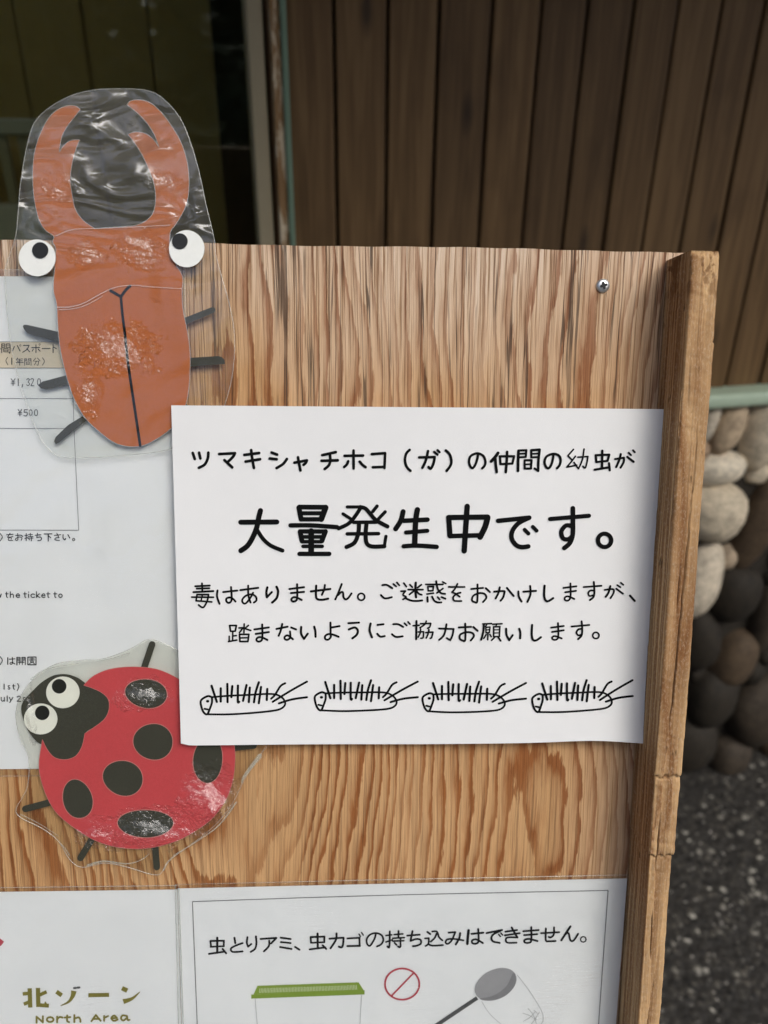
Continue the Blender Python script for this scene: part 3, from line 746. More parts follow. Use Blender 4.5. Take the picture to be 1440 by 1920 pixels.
# ================================================================== PRICE SHEET (left)
uv = BD.px(100, 1000, .0012); sh = Sheet(.0012, uv)
PS = empty('price_sheet', BD.mat(*uv, .0012), 'laminated white price list with a beige table row, behind the beetle and ladybird cutouts', 'poster')
paper_grid('sheet', sh, [(-330, 517), (338, 519), (347, 1440), (-330, 1444)], M['paper2'], PS, 12, 18)
ink = Ink(sh, .00018); ink.poly([(-300, 641), (134, 641), (137, 690), (-300, 690)])
ink.build('table_row', M['beige_ink'], PS)
ink = Ink(sh, .0003)
for p in ([(-300, 641), (134, 641)], [(-300, 690), (136, 690)], [(-300, 746.3), (137.5, 747.5)], [(-300, 802.5), (139.5, 803.5)], [(-300, 993), (148, 994)], [(133, 600), (136, 700), (139, 800), (148, 994)], [(-130, 600), (-128, 994)]):
    ink.ribbon(p, 1.0, cap=False)
ink.build('table_rule', M['grey_line'], PS)
def write_lines(ox, oy, sc, data, w_):                # one part per written line
    for ln in data.split('@'):
        k_ = Ink(sh, .00034); k_.write(ox, oy, sc, ln, w_); k_.build('lettering', M['ink2'], PS)
write_lines(0, 600, 8, '''-15,432 6,432|14;-8,380 -8,490|12
;30,360 30,490|12;30,360 78,360 78,360 78,415|9;30,415 78,415|8;30,388 78,388|8;100,360 155,360 155,360 155,490 140,488|11;100,360 100,415 100,415 155,415|8;100,388 155,388|7;60,432 125,432|9;125,432 125,478|9;125,478 60,478|9;60,478 60,432|9;60,455 125,455|7
;220,400 190,465|13;265,385 305,465|13;O310,382,11|6
;355,382 440,382 440,382 410,440 345,485|12;408,430 450,478|12
;480,415 600,412|12;543,372 543,488|12;505,435 485,470|10;575,435 605,468|12;O598,368,11|6
;638,430 755,428|12;800,365 800,490|12;805,405 850,430|12
@;118,562 92,610 122,672|9;180,570 180,665|12
;265,570 250,600|9;258,588 345,585|8;262,615 340,612|8;245,640 352,638|9;300,585 300,680|9;275,615 275,640|8
;375,580 375,680|8;375,580 405,580 405,580 405,612|6;375,596 405,596|5;405,612 375,612|6;428,580 470,580 470,580 470,680|8;428,580 428,612 428,612 470,612|6;428,596 470,596|5;400,630 445,630|6;445,630 445,668|6;445,668 400,668|6;400,668 400,630|6;400,649 445,649|5
;540,570 500,620|8;565,570 605,615|9;525,620 585,618 585,618 575,675 555,672|8;550,620 520,675|8;640,565 670,620 640,680|9
@;170,880 200,925|9;230,880 200,925 200,925 200,985|9;170,930 230,930|7;170,955 230,955|7;278,880 278,985|11;345,965 338,1002|11
;405,895 425,878 445,895 425,930|9;425,930 448,958 425,985 403,970|9;465,895 485,878 508,900 468,985 468,985 515,985|9;O588,930,24,50|9
@;275,1340 302,1385|9;330,1340 302,1385 302,1385 302,1440|9;275,1388 335,1388|7;275,1410 335,1410|7
;415,1345 370,1345 370,1345 365,1385 365,1385 405,1383 415,1412 395,1438 362,1430|9;O465,1390,22,46|9;O545,1390,24,46|9''', 10)
write_lines(0, 960, 7.2, '''5,290 35,335 5,390|10
;92,305 180,300|10;140,285 105,340 105,340 150,340 155,365|10;178,328 125,350 120,380 175,382|10
;215,315 280,310|10;243,288 245,370 220,380 215,360 265,335 300,350 290,380|10;285,310 310,328|11
;340,315 375,312|10;340,355 378,345|10;358,290 357,385|11;385,305 440,302|9;412,285 412,330|10;380,332 450,330|9;380,352 450,350|9;428,335 428,388|10;392,362 405,375|10
;480,312 555,305|11;510,285 500,345 500,345 545,335 565,355 550,380 515,385|11
;600,295 705,293|11;655,295 655,390|12;665,325 690,345|11
;735,315 820,305|10;770,285 800,345|10;800,345 755,350 745,372 805,382|10
;855,305 855,350 878,375 888,355|12;920,305 945,350|12;O997,370,16|8
@;-5,1105 8,1150 8,1150 22,1105|11;92,1080 92,1140 105,1152|11;78,1102 115,1102|10;143,1075 143,1152|11;143,1118 170,1105 185,1122 185,1152|11
;220,1128 270,1126|9;270,1126 258,1105 240,1103 220,1128 240,1152 268,1145|10;340,1080 340,1140 352,1152|11;322,1102 362,1102|10;390,1105 390,1152|11;390,1078 390,1081|13
;470,1110 440,1105 420,1128 440,1152 472,1145|11;495,1072 495,1152|11;535,1102 500,1130 500,1130 540,1152|11;565,1128 612,1126|9;612,1126 602,1105 586,1103 565,1128 585,1152 612,1145|10
;652,1080 652,1140 665,1152|11;635,1102 678,1102|10;745,1080 745,1140 758,1152|11;728,1102 770,1102|10;O820,1128,23|11''', 10)
write_lines(0, 1180, 7.2, '''5,365 35,415 5,475|10;108,380 108,470|12;130,400 205,395|10;170,375 172,455 145,468 140,450 170,445 205,465|10
;232,375 232,478|12;232,375 275,375 275,375 275,410|9;275,410 232,410|9;232,393 275,393|7;300,375 345,375 345,375 345,475|10;300,375 300,410 300,410 345,410|9;300,393 345,393|7;255,425 320,425|8;250,445 328,445|8;275,425 265,472|8;305,425 305,475|8
;380,372 490,370|11;490,370 490,475|11;490,475 380,475|11;380,475 380,372|11;405,395 465,393|8;435,380 435,412|8;400,412 470,410|7;415,425 455,425 455,425 455,440|6;455,440 415,440 415,440 415,425|6;435,440 400,462|8;440,440 470,462|8
@;58,740 58,805|11;135,758 115,758 118,778 138,788 130,805 110,800|9;185,740 185,795 200,805|10;172,760 208,760|9;240,730 258,770 235,825|10
@;20,915 20,950 40,968 58,955|10;62,915 62,968|10;100,895 100,968|11;130,915 150,960|10;178,915 150,960 135,985|10;235,910 258,898 280,915 235,968 235,968 285,968|10;345,920 320,918 322,940 345,950 335,968 312,962|9''', 10)
film_sheet('film', sh, [(-345, 505), (347, 507), (356, 1452), (-345, 1456)], .0008, flat_film(.0012, uv, []), PS)

# ================================================================== ZONE SHEET (bottom left)
uv = BD.px(160, 1800, .0010); sh = Sheet(.0010, uv)
ZS = empty('zone_sheet', BD.mat(*uv, .0010), 'laminated sheet with olive green North Area lettering at the lower left', 'poster')
paper_grid('sheet', sh, [(-420, 1678), (332.5, 1668), (351.4, 2300), (-400, 2310)], M['paper2'], ZS, 10, 10)
ink = Ink(sh, .0003)
def tri(*p): ink.poly([(x / 4.235, 1680 + y / 4.235) for x, y in p])
def fat(s_, w0, w1=None): ink.ribbon(cr_spline([(x / 4.235, 1680 + y / 4.235) for x, y in parse(s_)], step=6), w0 / 4.235, None if w1 is None else w1 / 4.235, cap=False)
fat('182,775 238,770', 28); fat('237,730 242,883', 34); fat('190,856 240,836', 28); fat('303,727 306,878', 34); fat('306,862 352,866 390,868', 30); tri((352, 852), (360, 832), (390, 870), (352, 870)); fat('318,782 372,757', 28)
fat('450,756 492,786', 34); fat('588,750 578,792 545,838 482,868', 46, 5); fat('703,784 868,781', 32); fat('970,728 1012,748', 36); fat('980,836 1050,812 1112,758', 42, 5)
ink.write(0, 1680, 4.235, '''292,1003 292,955;292,955 342,1000;342,1000 342,952;O400,978,26,19;455,955 455,1000;455,975 475,958 498,962;535,945 535,988 550,998;515,962 560,958;592,942 592,998;592,970 625,960 638,975 640,995
;728,990 762,942 762,942 800,988;742,974 790,972;828,950 828,988;828,965 860,950;885,968 930,965;930,965 908,946 885,966 905,988 935,978;1010,950 975,945 962,968 980,985 1008,965;1010,950 1015,980 1030,980''', 13)
ink.build('lettering', M['olive'], ZS)
ink = Ink(sh, .00034); ink.write(0, 1680, 4.235, '590,728 604,727|15;618,725 631,723|15'); ink.build('voicing_mark', M['dark_grey_ink'], ZS)
ink = Ink(sh, .0003); ink.poly([(-40, 1750), (2, 1760), (8, 1765), (3, 1772), (-40, 1800)]); ink.build('printed_flag', M['red_ink'], ZS)
film_sheet('film', sh, [(-430, 1668), (324, 1659), (336, 1659.5), (357, 2310), (-410, 2320)], .0008, flat_film(.0010, uv, []), ZS)

# ================================================================== NO-NETS NOTICE (bottom right)
uv = BD.px(760, 1800, .0014); sh = Sheet(.0014, uv)
BN = empty('ban_notice', BD.mat(*uv, .0014), 'laminated notice with a green lidded insect cage, a red ban symbol and a grey net', 'poster')
paper_grid('sheet', sh, [(333, 1666), (1176, 1647), (1128, 2270), (352, 2290)], M['paper2'], BN, 14, 10)
ink = Ink(sh, .0003)
for p in ([(361, 1690), (560, 1683), (760, 1677), (1140, 1669)], [(1140, 1669), (1122, 1920), (1102, 2240)], [(361, 1690), (370, 1920), (380, 2260)], [(380, 2260), (1102, 2240)]): ink.ribbon(p, 1.5, cap=False)
ink.build('border_rule', M['grey_line'], BN)
ink = Ink(sh, .0003)
ink.write(380, 1740, 6, '''90,142 240,140|19;88,142 95,208|18;240,140 238,202|18;90,208 240,200|17;165,106 165,275|21;72,287 245,262|19;225,230 265,280|19
;358,105 368,165|19;450,165 370,195 320,225 330,260 380,265 450,258|18;505,98 498,160 512,205 512,205 548,175|18;600,92 605,170 590,230 542,265|19
;652,120 830,108 830,108 770,170|19;750,140 745,200 690,258|19;878,105 990,120|19;880,155 990,165|18;872,210 1000,232|19;1040,208 1090,240|19
;1215,98 1370,92|19;1215,98 1220,162|18;1370,92 1368,155|18;1218,162 1370,155|17;1293,60 1295,225|21;1205,237 1380,215|19;1350,190 1390,232|19''', 18)
ink.write(600, 1740, 5.538, '''98,108 245,97 245,97 240,165 225,197 195,190|18;172,52 165,120 110,207|18
;285,105 410,98 410,98 412,182|17;285,184 415,181|18;405,58 420,85|12;432,43 450,70|12
;580,55 565,110 520,180 490,160 486,110 520,65 580,48 640,70 657,120 635,165 590,187|16
;685,75 745,68|15;685,142 750,120|15;725,32 720,192 700,188|17;770,65 860,58|15;815,28 815,100|17;755,103 875,96|15;755,132 870,128|15;835,100 835,192 810,187|16;775,150 795,172|15
;905,75 1035,65|17;960,28 940,130 940,130 1000,110 1045,120 1045,160 1000,180 965,184|17
;1115,38 1145,60|17;1090,105 1130,102 1130,102 1125,160 1095,184|16;1125,165 1170,180 1275,174|17;1165,33 1215,35 1235,90 1270,125|16;1210,55 1190,100 1150,137|16
;1335,45 1405,38 1405,38 1370,120 1330,160 1305,150 1320,115 1400,110 1489,125|16''', 16)
ink.write(850, 1730, 5.538, '''70,105 60,160 25,222|18;158,75 145,215|22;190,112 310,100|18;257,62 262,180 240,212 200,210 195,180 240,170 305,207|17
;345,105 505,73|18;490,80 420,115 395,150 410,190 480,207|18;470,118 488,140|13;492,103 510,125|13
;540,90 660,73|17;535,128 688,105|17;605,46 640,110 665,150|18;665,150 560,150 545,185 570,205 655,204|16
;725,85 885,73|17;735,125 870,115|17;808,42 808,180 780,205 740,200 740,175 790,165 872,187|17
;910,105 1097,95|17;960,58 960,180 990,190 1060,187|17;1045,46 1042,120 1010,150 990,145|17
;1215,36 1120,180|19;1160,120 1195,105 1215,180 1250,180 1294,113|17;O1348,170,28|11''', 17)
ink.build('lettering', M['ink'], BN)
Q = lambda pts: reg(340, 1640, 3.4286, pts)
ink = Ink(sh, .0003)
ink.poly(Q([(450, 768), (1178, 740), (1178, 768), (450, 795)])); ink.poly(Q([(490, 712), (1140, 690), (1172, 741), (465, 767)]))
lid = ink.build('cage_lid', M['green_ink'], BN)
ink = Ink(sh, .00045)
for i in range(66):
    t = i / 65; a0 = (506 + 618 * t, 727 - 21 * t); a1 = (502 + 626 * t, 757 - 21 * t)
    ink.ribbon(Q([a0, a1]), 4.6 / 3.4286, cap=False)
ink.build('lid_slots', M['green_pale'], lid)
ink = Ink(sh, .0003)
for p in ([(475, 795), (488, 960), (510, 1250)], [(1158, 770), (1148, 960), (1130, 1230)], [(510, 1250), (1130, 1230)]): ink.ribbon(Q(p), 1.0, cap=False)
ink.build('cage_body', M['pale_line'], BN)
ink = Ink(sh, .00036); ink.ring(754, 1844.5, 32.2, 29.2, 3.4, 48); ink.k = 5; ink.ribbon([(776, 1823), (734.5, 1866)], 3.0, cap=False)
ink.build('ban_symbol', M['red_ink'], BN)
Q = lambda pts: reg(760, 1640, 3.4286, pts)
ink = Ink(sh, .0003); ink.poly(Q(ell(580, 703, 143, 94, R(-27)))); hoop = ink.build('net_hoop', M['grey_ink'], BN)
ink = Ink(sh, .00045); ink.poly(Q(cr_spline([(478, 792), (540, 782), (600, 755), (655, 705), (692, 630), (710, 655), (702, 712), (650, 770), (580, 802), (510, 806)], True))); ink.build('hoop_shade', M['grey_ink2'], hoop)
ink = Ink(sh, .0003); ink.ribbon(Q([(462, 790), (205, 962), (-120, 1180)]), 7.2, cap=False); ink.build('net_handle', M['dark_grey_ink'], BN)
ink = Ink(sh, .0003)
for p in ([(718, 642), (800, 750), (868, 860), (886, 920), (868, 962), (800, 1010), (700, 1010)], [(490, 812), (540, 890), (620, 962), (700, 1010)]): ink.ribbon(cr_spline(Q(p)), .8, cap=False)
for p in ([(755, 888), (800, 905), (845, 932)], [(788, 858), (822, 900), (842, 955)], [(862, 880), (830, 930), (806, 962)], [(825, 868), (850, 890)], [(757, 940), (800, 915), (832, 880)]): ink.ribbon(cr_spline(Q(p)), .9, cap=False)
ink.build('net_bag', M['pale_line'], BN)
film_sheet('film', sh, [(329, 1657), (700, 1648.5), (1179, 1639), (1184, 1642), (1136, 2280), (344, 2300)], .0008, flat_film(.0014, uv, []), BN)

# ================================================================== LADYBIRD
uv = BD.px(260, 1420, .003); sh = Sheet(.003, uv)
LB = empty('ladybird_cutout', BD.mat(*uv, .003), 'laminated red ladybird cutout with black spots, left of the paper notice', 'cutout')
Q = lambda pts: reg(20, 1180, 2.9388, pts)
for p, q, w_ in (((735, 215), (780, 82), 36), ((82, 988), (225, 950), 36), ((386, 1258), (448, 1155), 36), ((806, 1308), (797, 1190), 36), ((1225, 652), (1340, 640), 34)):
    dx, dy = q[0] - p[0], q[1] - p[1]; l = math.hypot(dx, dy); ax, ay = dx / l, dy / l; nx_, ny_ = -ay * w_ / 2, ax * w_ / 2
    pts = []
    for cx, cy, sg in ((p[0], p[1], -1), (q[0], q[1], 1)):
        for t in range(7):
            an = R(-90 + 30 * t); pts.append((cx + sg * (ax * math.cos(an) * w_ / 2) - sg * (nx_ * math.sin(an)) * -1, cy + sg * (ay * math.cos(an) * w_ / 2) - sg * (ny_ * math.sin(an)) * -1))
    plate('leg', sh, Q(pts), .0002, .0002, M['black_card'], LB)
head = corners('60,440 75,390 125,335 175,288 240,252 310,246 370,265 410,292 460,318 510,345 545,390 545,440 520,492 470,532 412,570 398,640 360,697 300,716 240,702 200,655 178,635 150,620 110,575 80,520')
shell = corners('405,305* 450,260 520,225 600,208 700,204 800,215 880,245 960,290 1050,350 1130,430 1190,520 1230,620 1238,720 1225,830 1190,930 1120,1030 1030,1100 920,1160 800,1195 690,1205 560,1190 450,1150 340,1080 250,1000 195,900 165,800 160,720 178,603* 203,655 242,700 300,714 360,695 396,640 411,570* 470,531 520,490 544,438 540,383 505,346 455,322')
headp = Q(cr_spline(head, True)); shellp = Q(cr_spline(shell, True))
hd = plate('head', sh, headp, .0004, .0002, M['black_card'], LB)
shl = plate('shell', sh, shellp, .0007, .0002, M['red_card'], LB)
ink = Ink(sh, .00096); ink.ribbon(shellp, .9, closed=True); ink.build('shell_rim', M['pink_edge'], shl)
for cx, cy, rx, ry, ro in ((750, 350, 115, 82, 10), (788, 615, 108, 102, 20), (622, 815, 112, 97, 8), (372, 930, 80, 112, -14), (745, 1065, 156, 76, 2), (1089, 715, 80, 132, 4)):
    sp = Q(ell(cx, cy, rx, ry, R(ro), 44, .025)); s_ = plate('spot', sh, sp, .00092, .00016, M['black_card'], LB)
    ink = Ink(sh, .00112); ink.ribbon(sp, 1.5, closed=True); ink.build('spot_rim', M['pink_edge'], s_)
for (cx, cy, rx, ry), (px_, py_, pr) in (((290, 345, 92, 87), (270, 311, 40)), ((168, 491, 92, 85), (177, 457, 40))):
    e = plate('eye', sh, Q(ell(cx, cy, rx, ry)), .00062, .0002, M['eye_white'], LB)
    plate('pupil', sh, Q(ell(px_, py_, pr, pr)), .00084, .0001, M['pupil'], e)
fl = corners('760,52 690,90 600,130 500,160 400,165 250,188 130,270 55,375 35,480 60,600 105,700 100,850 70,920 35,985 62,1030 180,1090 270,1160 330,1260 400,1303 520,1280 640,1300 780,1342 832,1335 870,1270 980,1190 1120,1080 1220,960 1290,820 1380,680 1412,630 1380,560 1250,400 1100,250 950,130 840,70')
film_sheet('film', sh, Q(cr_spline(fl, True)), .0016, mat_film('ladybird_film', .35, .8, .006, (.965, .965, .915), 330, bigscale=12, rough=.2, refl=1.3, dist=.0006, tilt=(.2, .55), blis=blisters(.003, uv, [(290, 1550, 95, 40), (395, 1490, 60, 60), (270, 1300, 60, 30), (200, 1560, 60, 34), (60, 1330, 10, 60)])), LB)
# pale ribbons for the light caught on film ripples below the shell
for s_, w_ in (('1375,690 1290,800 1275,840', 26), ('1245,945 1150,1070 1020,1165 900,1235', 10), ('430,1290 520,1268 640,1282 720,1262 770,1225', 11), ('120,270 180,225 260,200 380,182', 10), ('660,125 560,155 480,170', 6), ('60,1010 160,1060 270,1130', 5), ('330,1235 300,1190 270,1160', 6), ('845,1320 880,1262 960,1200', 8)):
    ink = Ink(sh, .0019); ink.ribbon(Q(cr_spline(parse(s_), step=6)), w_ / 2.9388, 1.0); ink.build('film_crease', M['halo'], LB)

# ================================================================== STAG BEETLE
uv = BD.px(225, 520, .0045); sh = Sheet(.0045, uv)
SB_ = empty('beetle_cutout', BD.mat(*uv, .0045), 'laminated orange-brown stag beetle cutout rising above the top of the board', 'cutout')
sc3 = 3.1304
Q3 = lambda pts: reg(0, 140, sc3, pts)
Q4 = lambda pts: reg(0, 420, sc3, pts)
up = lambda pts: [(x, y - 876.5) for x, y in pts]
for s_ in ('135,603 140,592 160,592 340,632 360,690 345,692 200,655 160,640 142,618', '225,945 250,925 390,888 425,925 408,940 270,972 240,965', '318,1275 328,1250 400,1180 490,1125 530,1130 512,1150 345,1285 328,1292', '1080,552 1240,490 1256,489 1266,503 1258,520 1088,592', '1110,786 1280,775 1300,780 1318,797 1320,822 1112,838', '1060,1050 1090,1055 1150,1100 1190,1160 1170,1175 1110,1120 1060,1090'):
    plate('leg', sh, Q4(parse(s_)), .0001, .0002, M['black_card'], SB_)
body = up(corners('318,950 270,915 235,860 212,780 198,680 195,560 205,460 235,360 280,270 330,215 390,187 445,185 475,208* 440,250 395,310 365,370 350,458* 380,415 420,388 470,385* 445,450 425,530 415,620 425,700 445,790 490,855 560,905* 700,895 800,885 870,850 905,800 915,720 905,640 880,570 840,480 790,400 752,352* 800,338 860,350 905,385 935,428* 905,350 860,280 800,220 750,182* 765,158 820,150 880,165 940,215 1000,290 1060,390 1095,490 1110,590 1108,700 1085,790 1040,870 1010,910'))
body += corners('1000,60 1000,150 1030,230 1065,290 1075,330 1070,400 1075,500 1095,600 1112,700 1118,800 1115,900 1105,1000 1085,1080 1040,1160 1000,1205 920,1262 830,1303 740,1303 660,1275 570,1205 500,1135 440,1030 400,920 370,800 350,690 340,560 335,470 318,400 318,330 325,250 330,150 312,105')
bp = Q4(cr_spline(body, True))
bo = plate('body', sh, bp, .0004, .0003, M['orange'], SB_)
ink = Ink(sh, .00074); ink.ribbon(bp, 1.3, closed=True); ink.build('body_rim', M['halo'], bo)
ink = Ink(sh, .0008); ink.write(0, 420, sc3, '652,393 712,428|15;765,366 740,390 712,428|15;712,428 722,540 735,640 748,770 770,930 800,1130 825,1300|14')
ink.build('wing_seam', M['ink'], bo)
for (cx, cy, rx, ry), (px_, py_, pr) in (((230, 204, 107, 107), (250, 161, 47)), ((1102, 151, 103, 108), (1063, 108, 46))):
    e = plate('eye', sh, Q4(ell(cx, cy, rx, ry)), .0022, .0009, M['eye_white'], SB_)
    plate('pupil', sh, Q4(ell(px_, py_, pr, pr)), .0032, .0004, M['pupil'], e)
fl = up(corners('95,960 110,830 125,650 160,440 205,290 300,195 430,125 560,95 700,88 860,97 960,145 1060,260 1120,400 1170,570 1210,760 1258,960'))
fl += corners('1268,180 1300,300 1345,460 1375,620 1375,800 1340,1000 1250,1180 1000,1320 700,1360 420,1372 320,1345 240,1250 170,1080 100,850 55,600 35,330 40,250')
film_sheet('film', sh, Q4(cr_spline(fl, True)), .0012, mat_film('beetle_film', .30, 1.0, .006, (.97, .975, .95), 420, bigscale=16, loose=.2, rough=.2, refl=1.5, dist=.0008, blis=blisters(.0045, uv, [(222, 655, 84, 52), (165, 478, 38, 30), (262, 470, 50, 40), (165, 735, 34, 52), (310, 345, 40, 20), (112, 352, 40, 26), (90, 500, 20, 14), (350, 490, 24, 12)])), SB_)
for s_, w_ in (('340,490 420,488 500,465 600,410 680,375 780,362 900,372 1075,382', 6), ('350,505 430,500 510,478 610,424', 4), ('330,75 400,45 470,32 560,30 800,20 1000,10', 4)):
    ink = Ink(sh, .0016); ink.ribbon(Q4(cr_spline(parse(s_), step=6)), w_ / sc3, 1.0); ink.build('film_crease', M['halo'], SB_)

# ================================================================== HANDWRITTEN NOTICE
uv = BD.px(790, 1080, .0078)
uR = BD.px(1245, 1000, .006)[0]; vB = BD.px(800, 1390, .006)[1]
def curl(u, v):
    d = max(0.0, u - (uR - .075)) / .075; e = max(0.0, (vB + .05) - v) / .05
    return .0035 * d * d + .0022 * e * e * (.4 + .6 * d) + .0006 * math.sin(u * 28 + v * 9)
sh = Sheet(.0078, uv, curl)
PN = empty('paper_notice', BD.mat(*uv, .0078), 'white paper notice with handwritten black lettering and four drawn caterpillars', 'notice')
paper_grid('sheet', sh, [(321, 760), (1249, 767), (1211, 1389), (340, 1396)], M['paper'], PN, 60, 40, .00015, wave=lambda a_: 2.2 * math.exp(-((a_ - .5) / .22) ** 2) - 4.2 * math.exp(-((a_ - .89) / .09) ** 2) - 4 * max(0, 1 - a_ * 40) ** 2)
ink = Ink(sh, .0003)
ink.write(340, 820, 4.8, '''103,140 122,195;160,138 172,190;243,138 238,190 210,245 158,274;340,150 483,143 483,143 465,175 425,215;388,205 458,270;567,158 700,141;578,218 708,197;628,115 638,190 653,275
;812,137 862,155;796,190 858,197;950,195 915,240 857,277;1018,228 1130,208 1130,208 1120,230 1100,248;1050,180 1060,240 1072,298;1268,160 1390,133;1262,211 1408,206;1338,150 1340,215 1325,255 1290,285''', 22)
ink.write(620, 820, 4.8, '''125,166 292,163;206,118 207,280;158,215 145,245 122,266;262,218 285,245 315,268;370,150 490,142 490,142 484,275;380,269 480,265;710,112 680,145 668,195 675,245 695,280 718,300
;795,180 935,176 935,176 925,230 905,275 890,278 880,266;875,123 865,170 850,220 825,272;930,130 960,155|19;960,115 978,132|19;1035,117 1068,150 1084,205 1078,250 1042,300
;1325,145 1318,190 1300,245 1275,275 1255,260 1243,215 1260,165 1320,143 1370,165 1390,210 1385,250 1362,277|19''', 21)
ink.write(900, 820, 4.8, '''160,140 135,175 98,215|24;135,185 140,250 148,310|22;178,172 182,240|19;175,170 305,170 305,170 290,235|19;290,235 182,240|18;242,130 238,220 230,312|21
;345,120 342,180 340,300|22;345,118 415,115 415,115 410,175|18;410,175 345,180|16;345,148 410,145|15;460,115 535,110 535,110 525,200 522,300|20;522,300 490,280|18;460,115 460,180|17;462,148 528,145|14;460,180 528,176|16;400,205 400,280|17;400,205 462,205 462,205 457,280|18;400,243 457,240|14;400,280 457,280|17
;660,150 655,195 640,245 615,278 590,260 580,215 600,170 660,148 710,165 725,205 715,250 692,277|19
;840,108 790,165 790,165 825,200|13;858,170 820,220 780,268 780,268 870,250|13;845,225 880,275|13;880,178 970,172 970,172 960,230 945,275 925,260|13;935,105 925,180 905,240 885,282|13
;1040,160 1045,220|18;1040,160 1160,155 1160,155 1145,210|18;1145,210 1045,222|17;1098,120 1095,280|19;1030,290 1160,268|18;1158,232 1165,295|18
;1212,195 1290,182 1290,182 1288,220 1260,272|17;1262,150 1250,200 1222,265|18;1320,175 1375,218|18;1332,138 1352,158|16;1370,115 1385,132|16''', 20)
ink.build('lettering', M['ink'], PN)
ink = Ink(sh, .0003); ink.fat = 1.06
ink.write(430, 940, 5.538, '''118,217 493,215|50;323,97 305,170 285,270 245,370 190,460 120,512|52;290,300 350,390 430,460 552,512|40
;725,60 1000,62|48;722,65 745,185|50;1000,65 955,185|58;740,124 965,124|41;750,187 950,187|44;635,250 850,250 1120,268|44;735,312 1000,314|44;735,314 755,412|48;998,314 960,412|50;750,370 970,370|38;850,310 850,540|58;755,420 960,420|36;765,468 965,468|36;728,546 1038,546|44''')
ink.write(680, 940, 5.538, '''-160,58 -10,58|32;-20,65 -75,150 -145,230 -250,282|38;-204,130 -125,180|32;-25,58 30,75 80,130 140,195 258,260|40;150,48 105,105|34;233,108 165,180|34;-95,218 140,215|36;-160,338 165,335|36;-38,225 -45,330 -85,430 -168,475|42;40,230 32,330 40,430 95,468 225,466|42;225,466 242,362|32
;420,105 395,200 342,285|50;425,200 672,188|46;568,85 550,200 540,440|54;450,322 670,303|42;425,465 560,457 768,470|44
;890,165 1295,160|52;892,165 905,355|52;1295,165 1270,260 1217,368|58;905,358 1220,350|46;1083,50 1070,250 1052,512|54''')
ink.write(920, 940, 5.538, '''75,200 398,168|46;398,168 290,222 225,300 215,380 260,450 320,473 388,465|46;350,292 390,333|38;435,262 475,303|38
;615,182 1018,148|42;852,70 852,200 850,340 820,430 762,483|46;845,255 780,250 732,310 748,380 800,393 845,360|44;O1178,402,68,69|42''')
ink.build('headline_lettering', M['ink'], PN)
ink = Ink(sh, .0003)
ink.write(350, 1080, 6.545, '''108,123 285,115|21;125,152 280,148|20;85,195 328,183|22;190,88 195,185|21;130,225 270,225 270,225 255,300 215,375 185,378 150,352|20;130,225 118,300|19;118,300 310,315|19;65,255 330,258|19;195,230 180,300|16
;380,175 375,250 405,338;450,195 620,178;545,135 552,220 550,300 520,328 490,310 490,275 530,262 570,280 600,312;660,172 878,145;755,118 758,240 785,325|21;815,205 780,270 725,335 690,325 685,285 730,240 800,225 850,255 855,300 825,325|21
;990,140 978,200 985,260|25;985,260 1045,198|24;1103,133 1122,190 1105,270 1050,325|26;1262,160 1440,138;1280,210 1440,195;1355,102 1357,260 1340,305 1300,312 1285,285 1310,262 1350,265 1412,295''', 22)
ink.write(560, 1080, 6.545, '''150,190 388,160|24;215,120 212,240 230,285 290,293 362,280|24;322,112 312,170 285,232|22;528,100 490,200 450,288|22;485,235 520,200 545,205 550,260 575,288 610,270 648,215|22;O768,256,42|19
;1028,112 1080,108 1148,148;1010,233 1050,270 1090,272 1143,258|21;1162,97 1197,125|19;1205,78 1235,112|20;1290,85 1322,128|19;1255,185 1310,182 1310,182 1280,230 1320,255 1280,285|19''', 22)
ink.write(770, 1080, 6.545, '''-55,275 0,298 60,305 140,298|22;-10,105 20,135|20;130,105 85,140|20;-30,165 150,165|20;62,80 58,170 65,258|25;40,180 -15,225|20;70,180 100,215 135,228|20
;185,100 395,100|19;312,60 330,150 370,205 420,215|21;395,150 320,205|19;390,68 430,90|17;210,128 280,125 280,125 272,178|18;272,178 215,180 215,180 210,128|18;200,218 278,208|19;205,258 208,312|23;262,250 290,300 330,320 375,320|21;330,255 355,285|19;378,255 425,275|21
;465,130 660,130|19;572,92 540,155 505,195 505,195 545,210 600,250|19;610,200 560,215 520,255 530,295 570,302 620,302|20
;742,155 885,142|21;818,100 815,305 780,315 750,290 770,235 850,205 910,220 925,265 885,315|21;920,145 970,192|22;1020,188 1140,180 1147,200 1130,260 1100,298;1090,135 1075,200 1040,270;1178,142 1260,240;1318,185 1325,250 1358,308''', 22)
ink.write(980, 1080, 6.545, '''5,188 160,178;88,118 92,220 55,312;265,115 260,230 275,290 310,305 370,268|24;498,142 655,122|20;518,195 650,178|20;583,88 585,230 570,285 540,300 512,285 520,255 560,248 630,278|20
;745,132 960,115|20;868,70 875,180 865,250 820,290|22;868,175 825,175 800,205 815,240 865,230|20;1000,165 1100,155 1107,200 1070,265|20;1068,118 1045,200 1012,250|22;1140,150 1220,208|20;1152,105 1190,130|18;1195,75 1225,100|18;1305,232 1360,295|24''', 22)
ink.build('lettering', M['ink'], PN)
ink = Ink(sh, .0003)
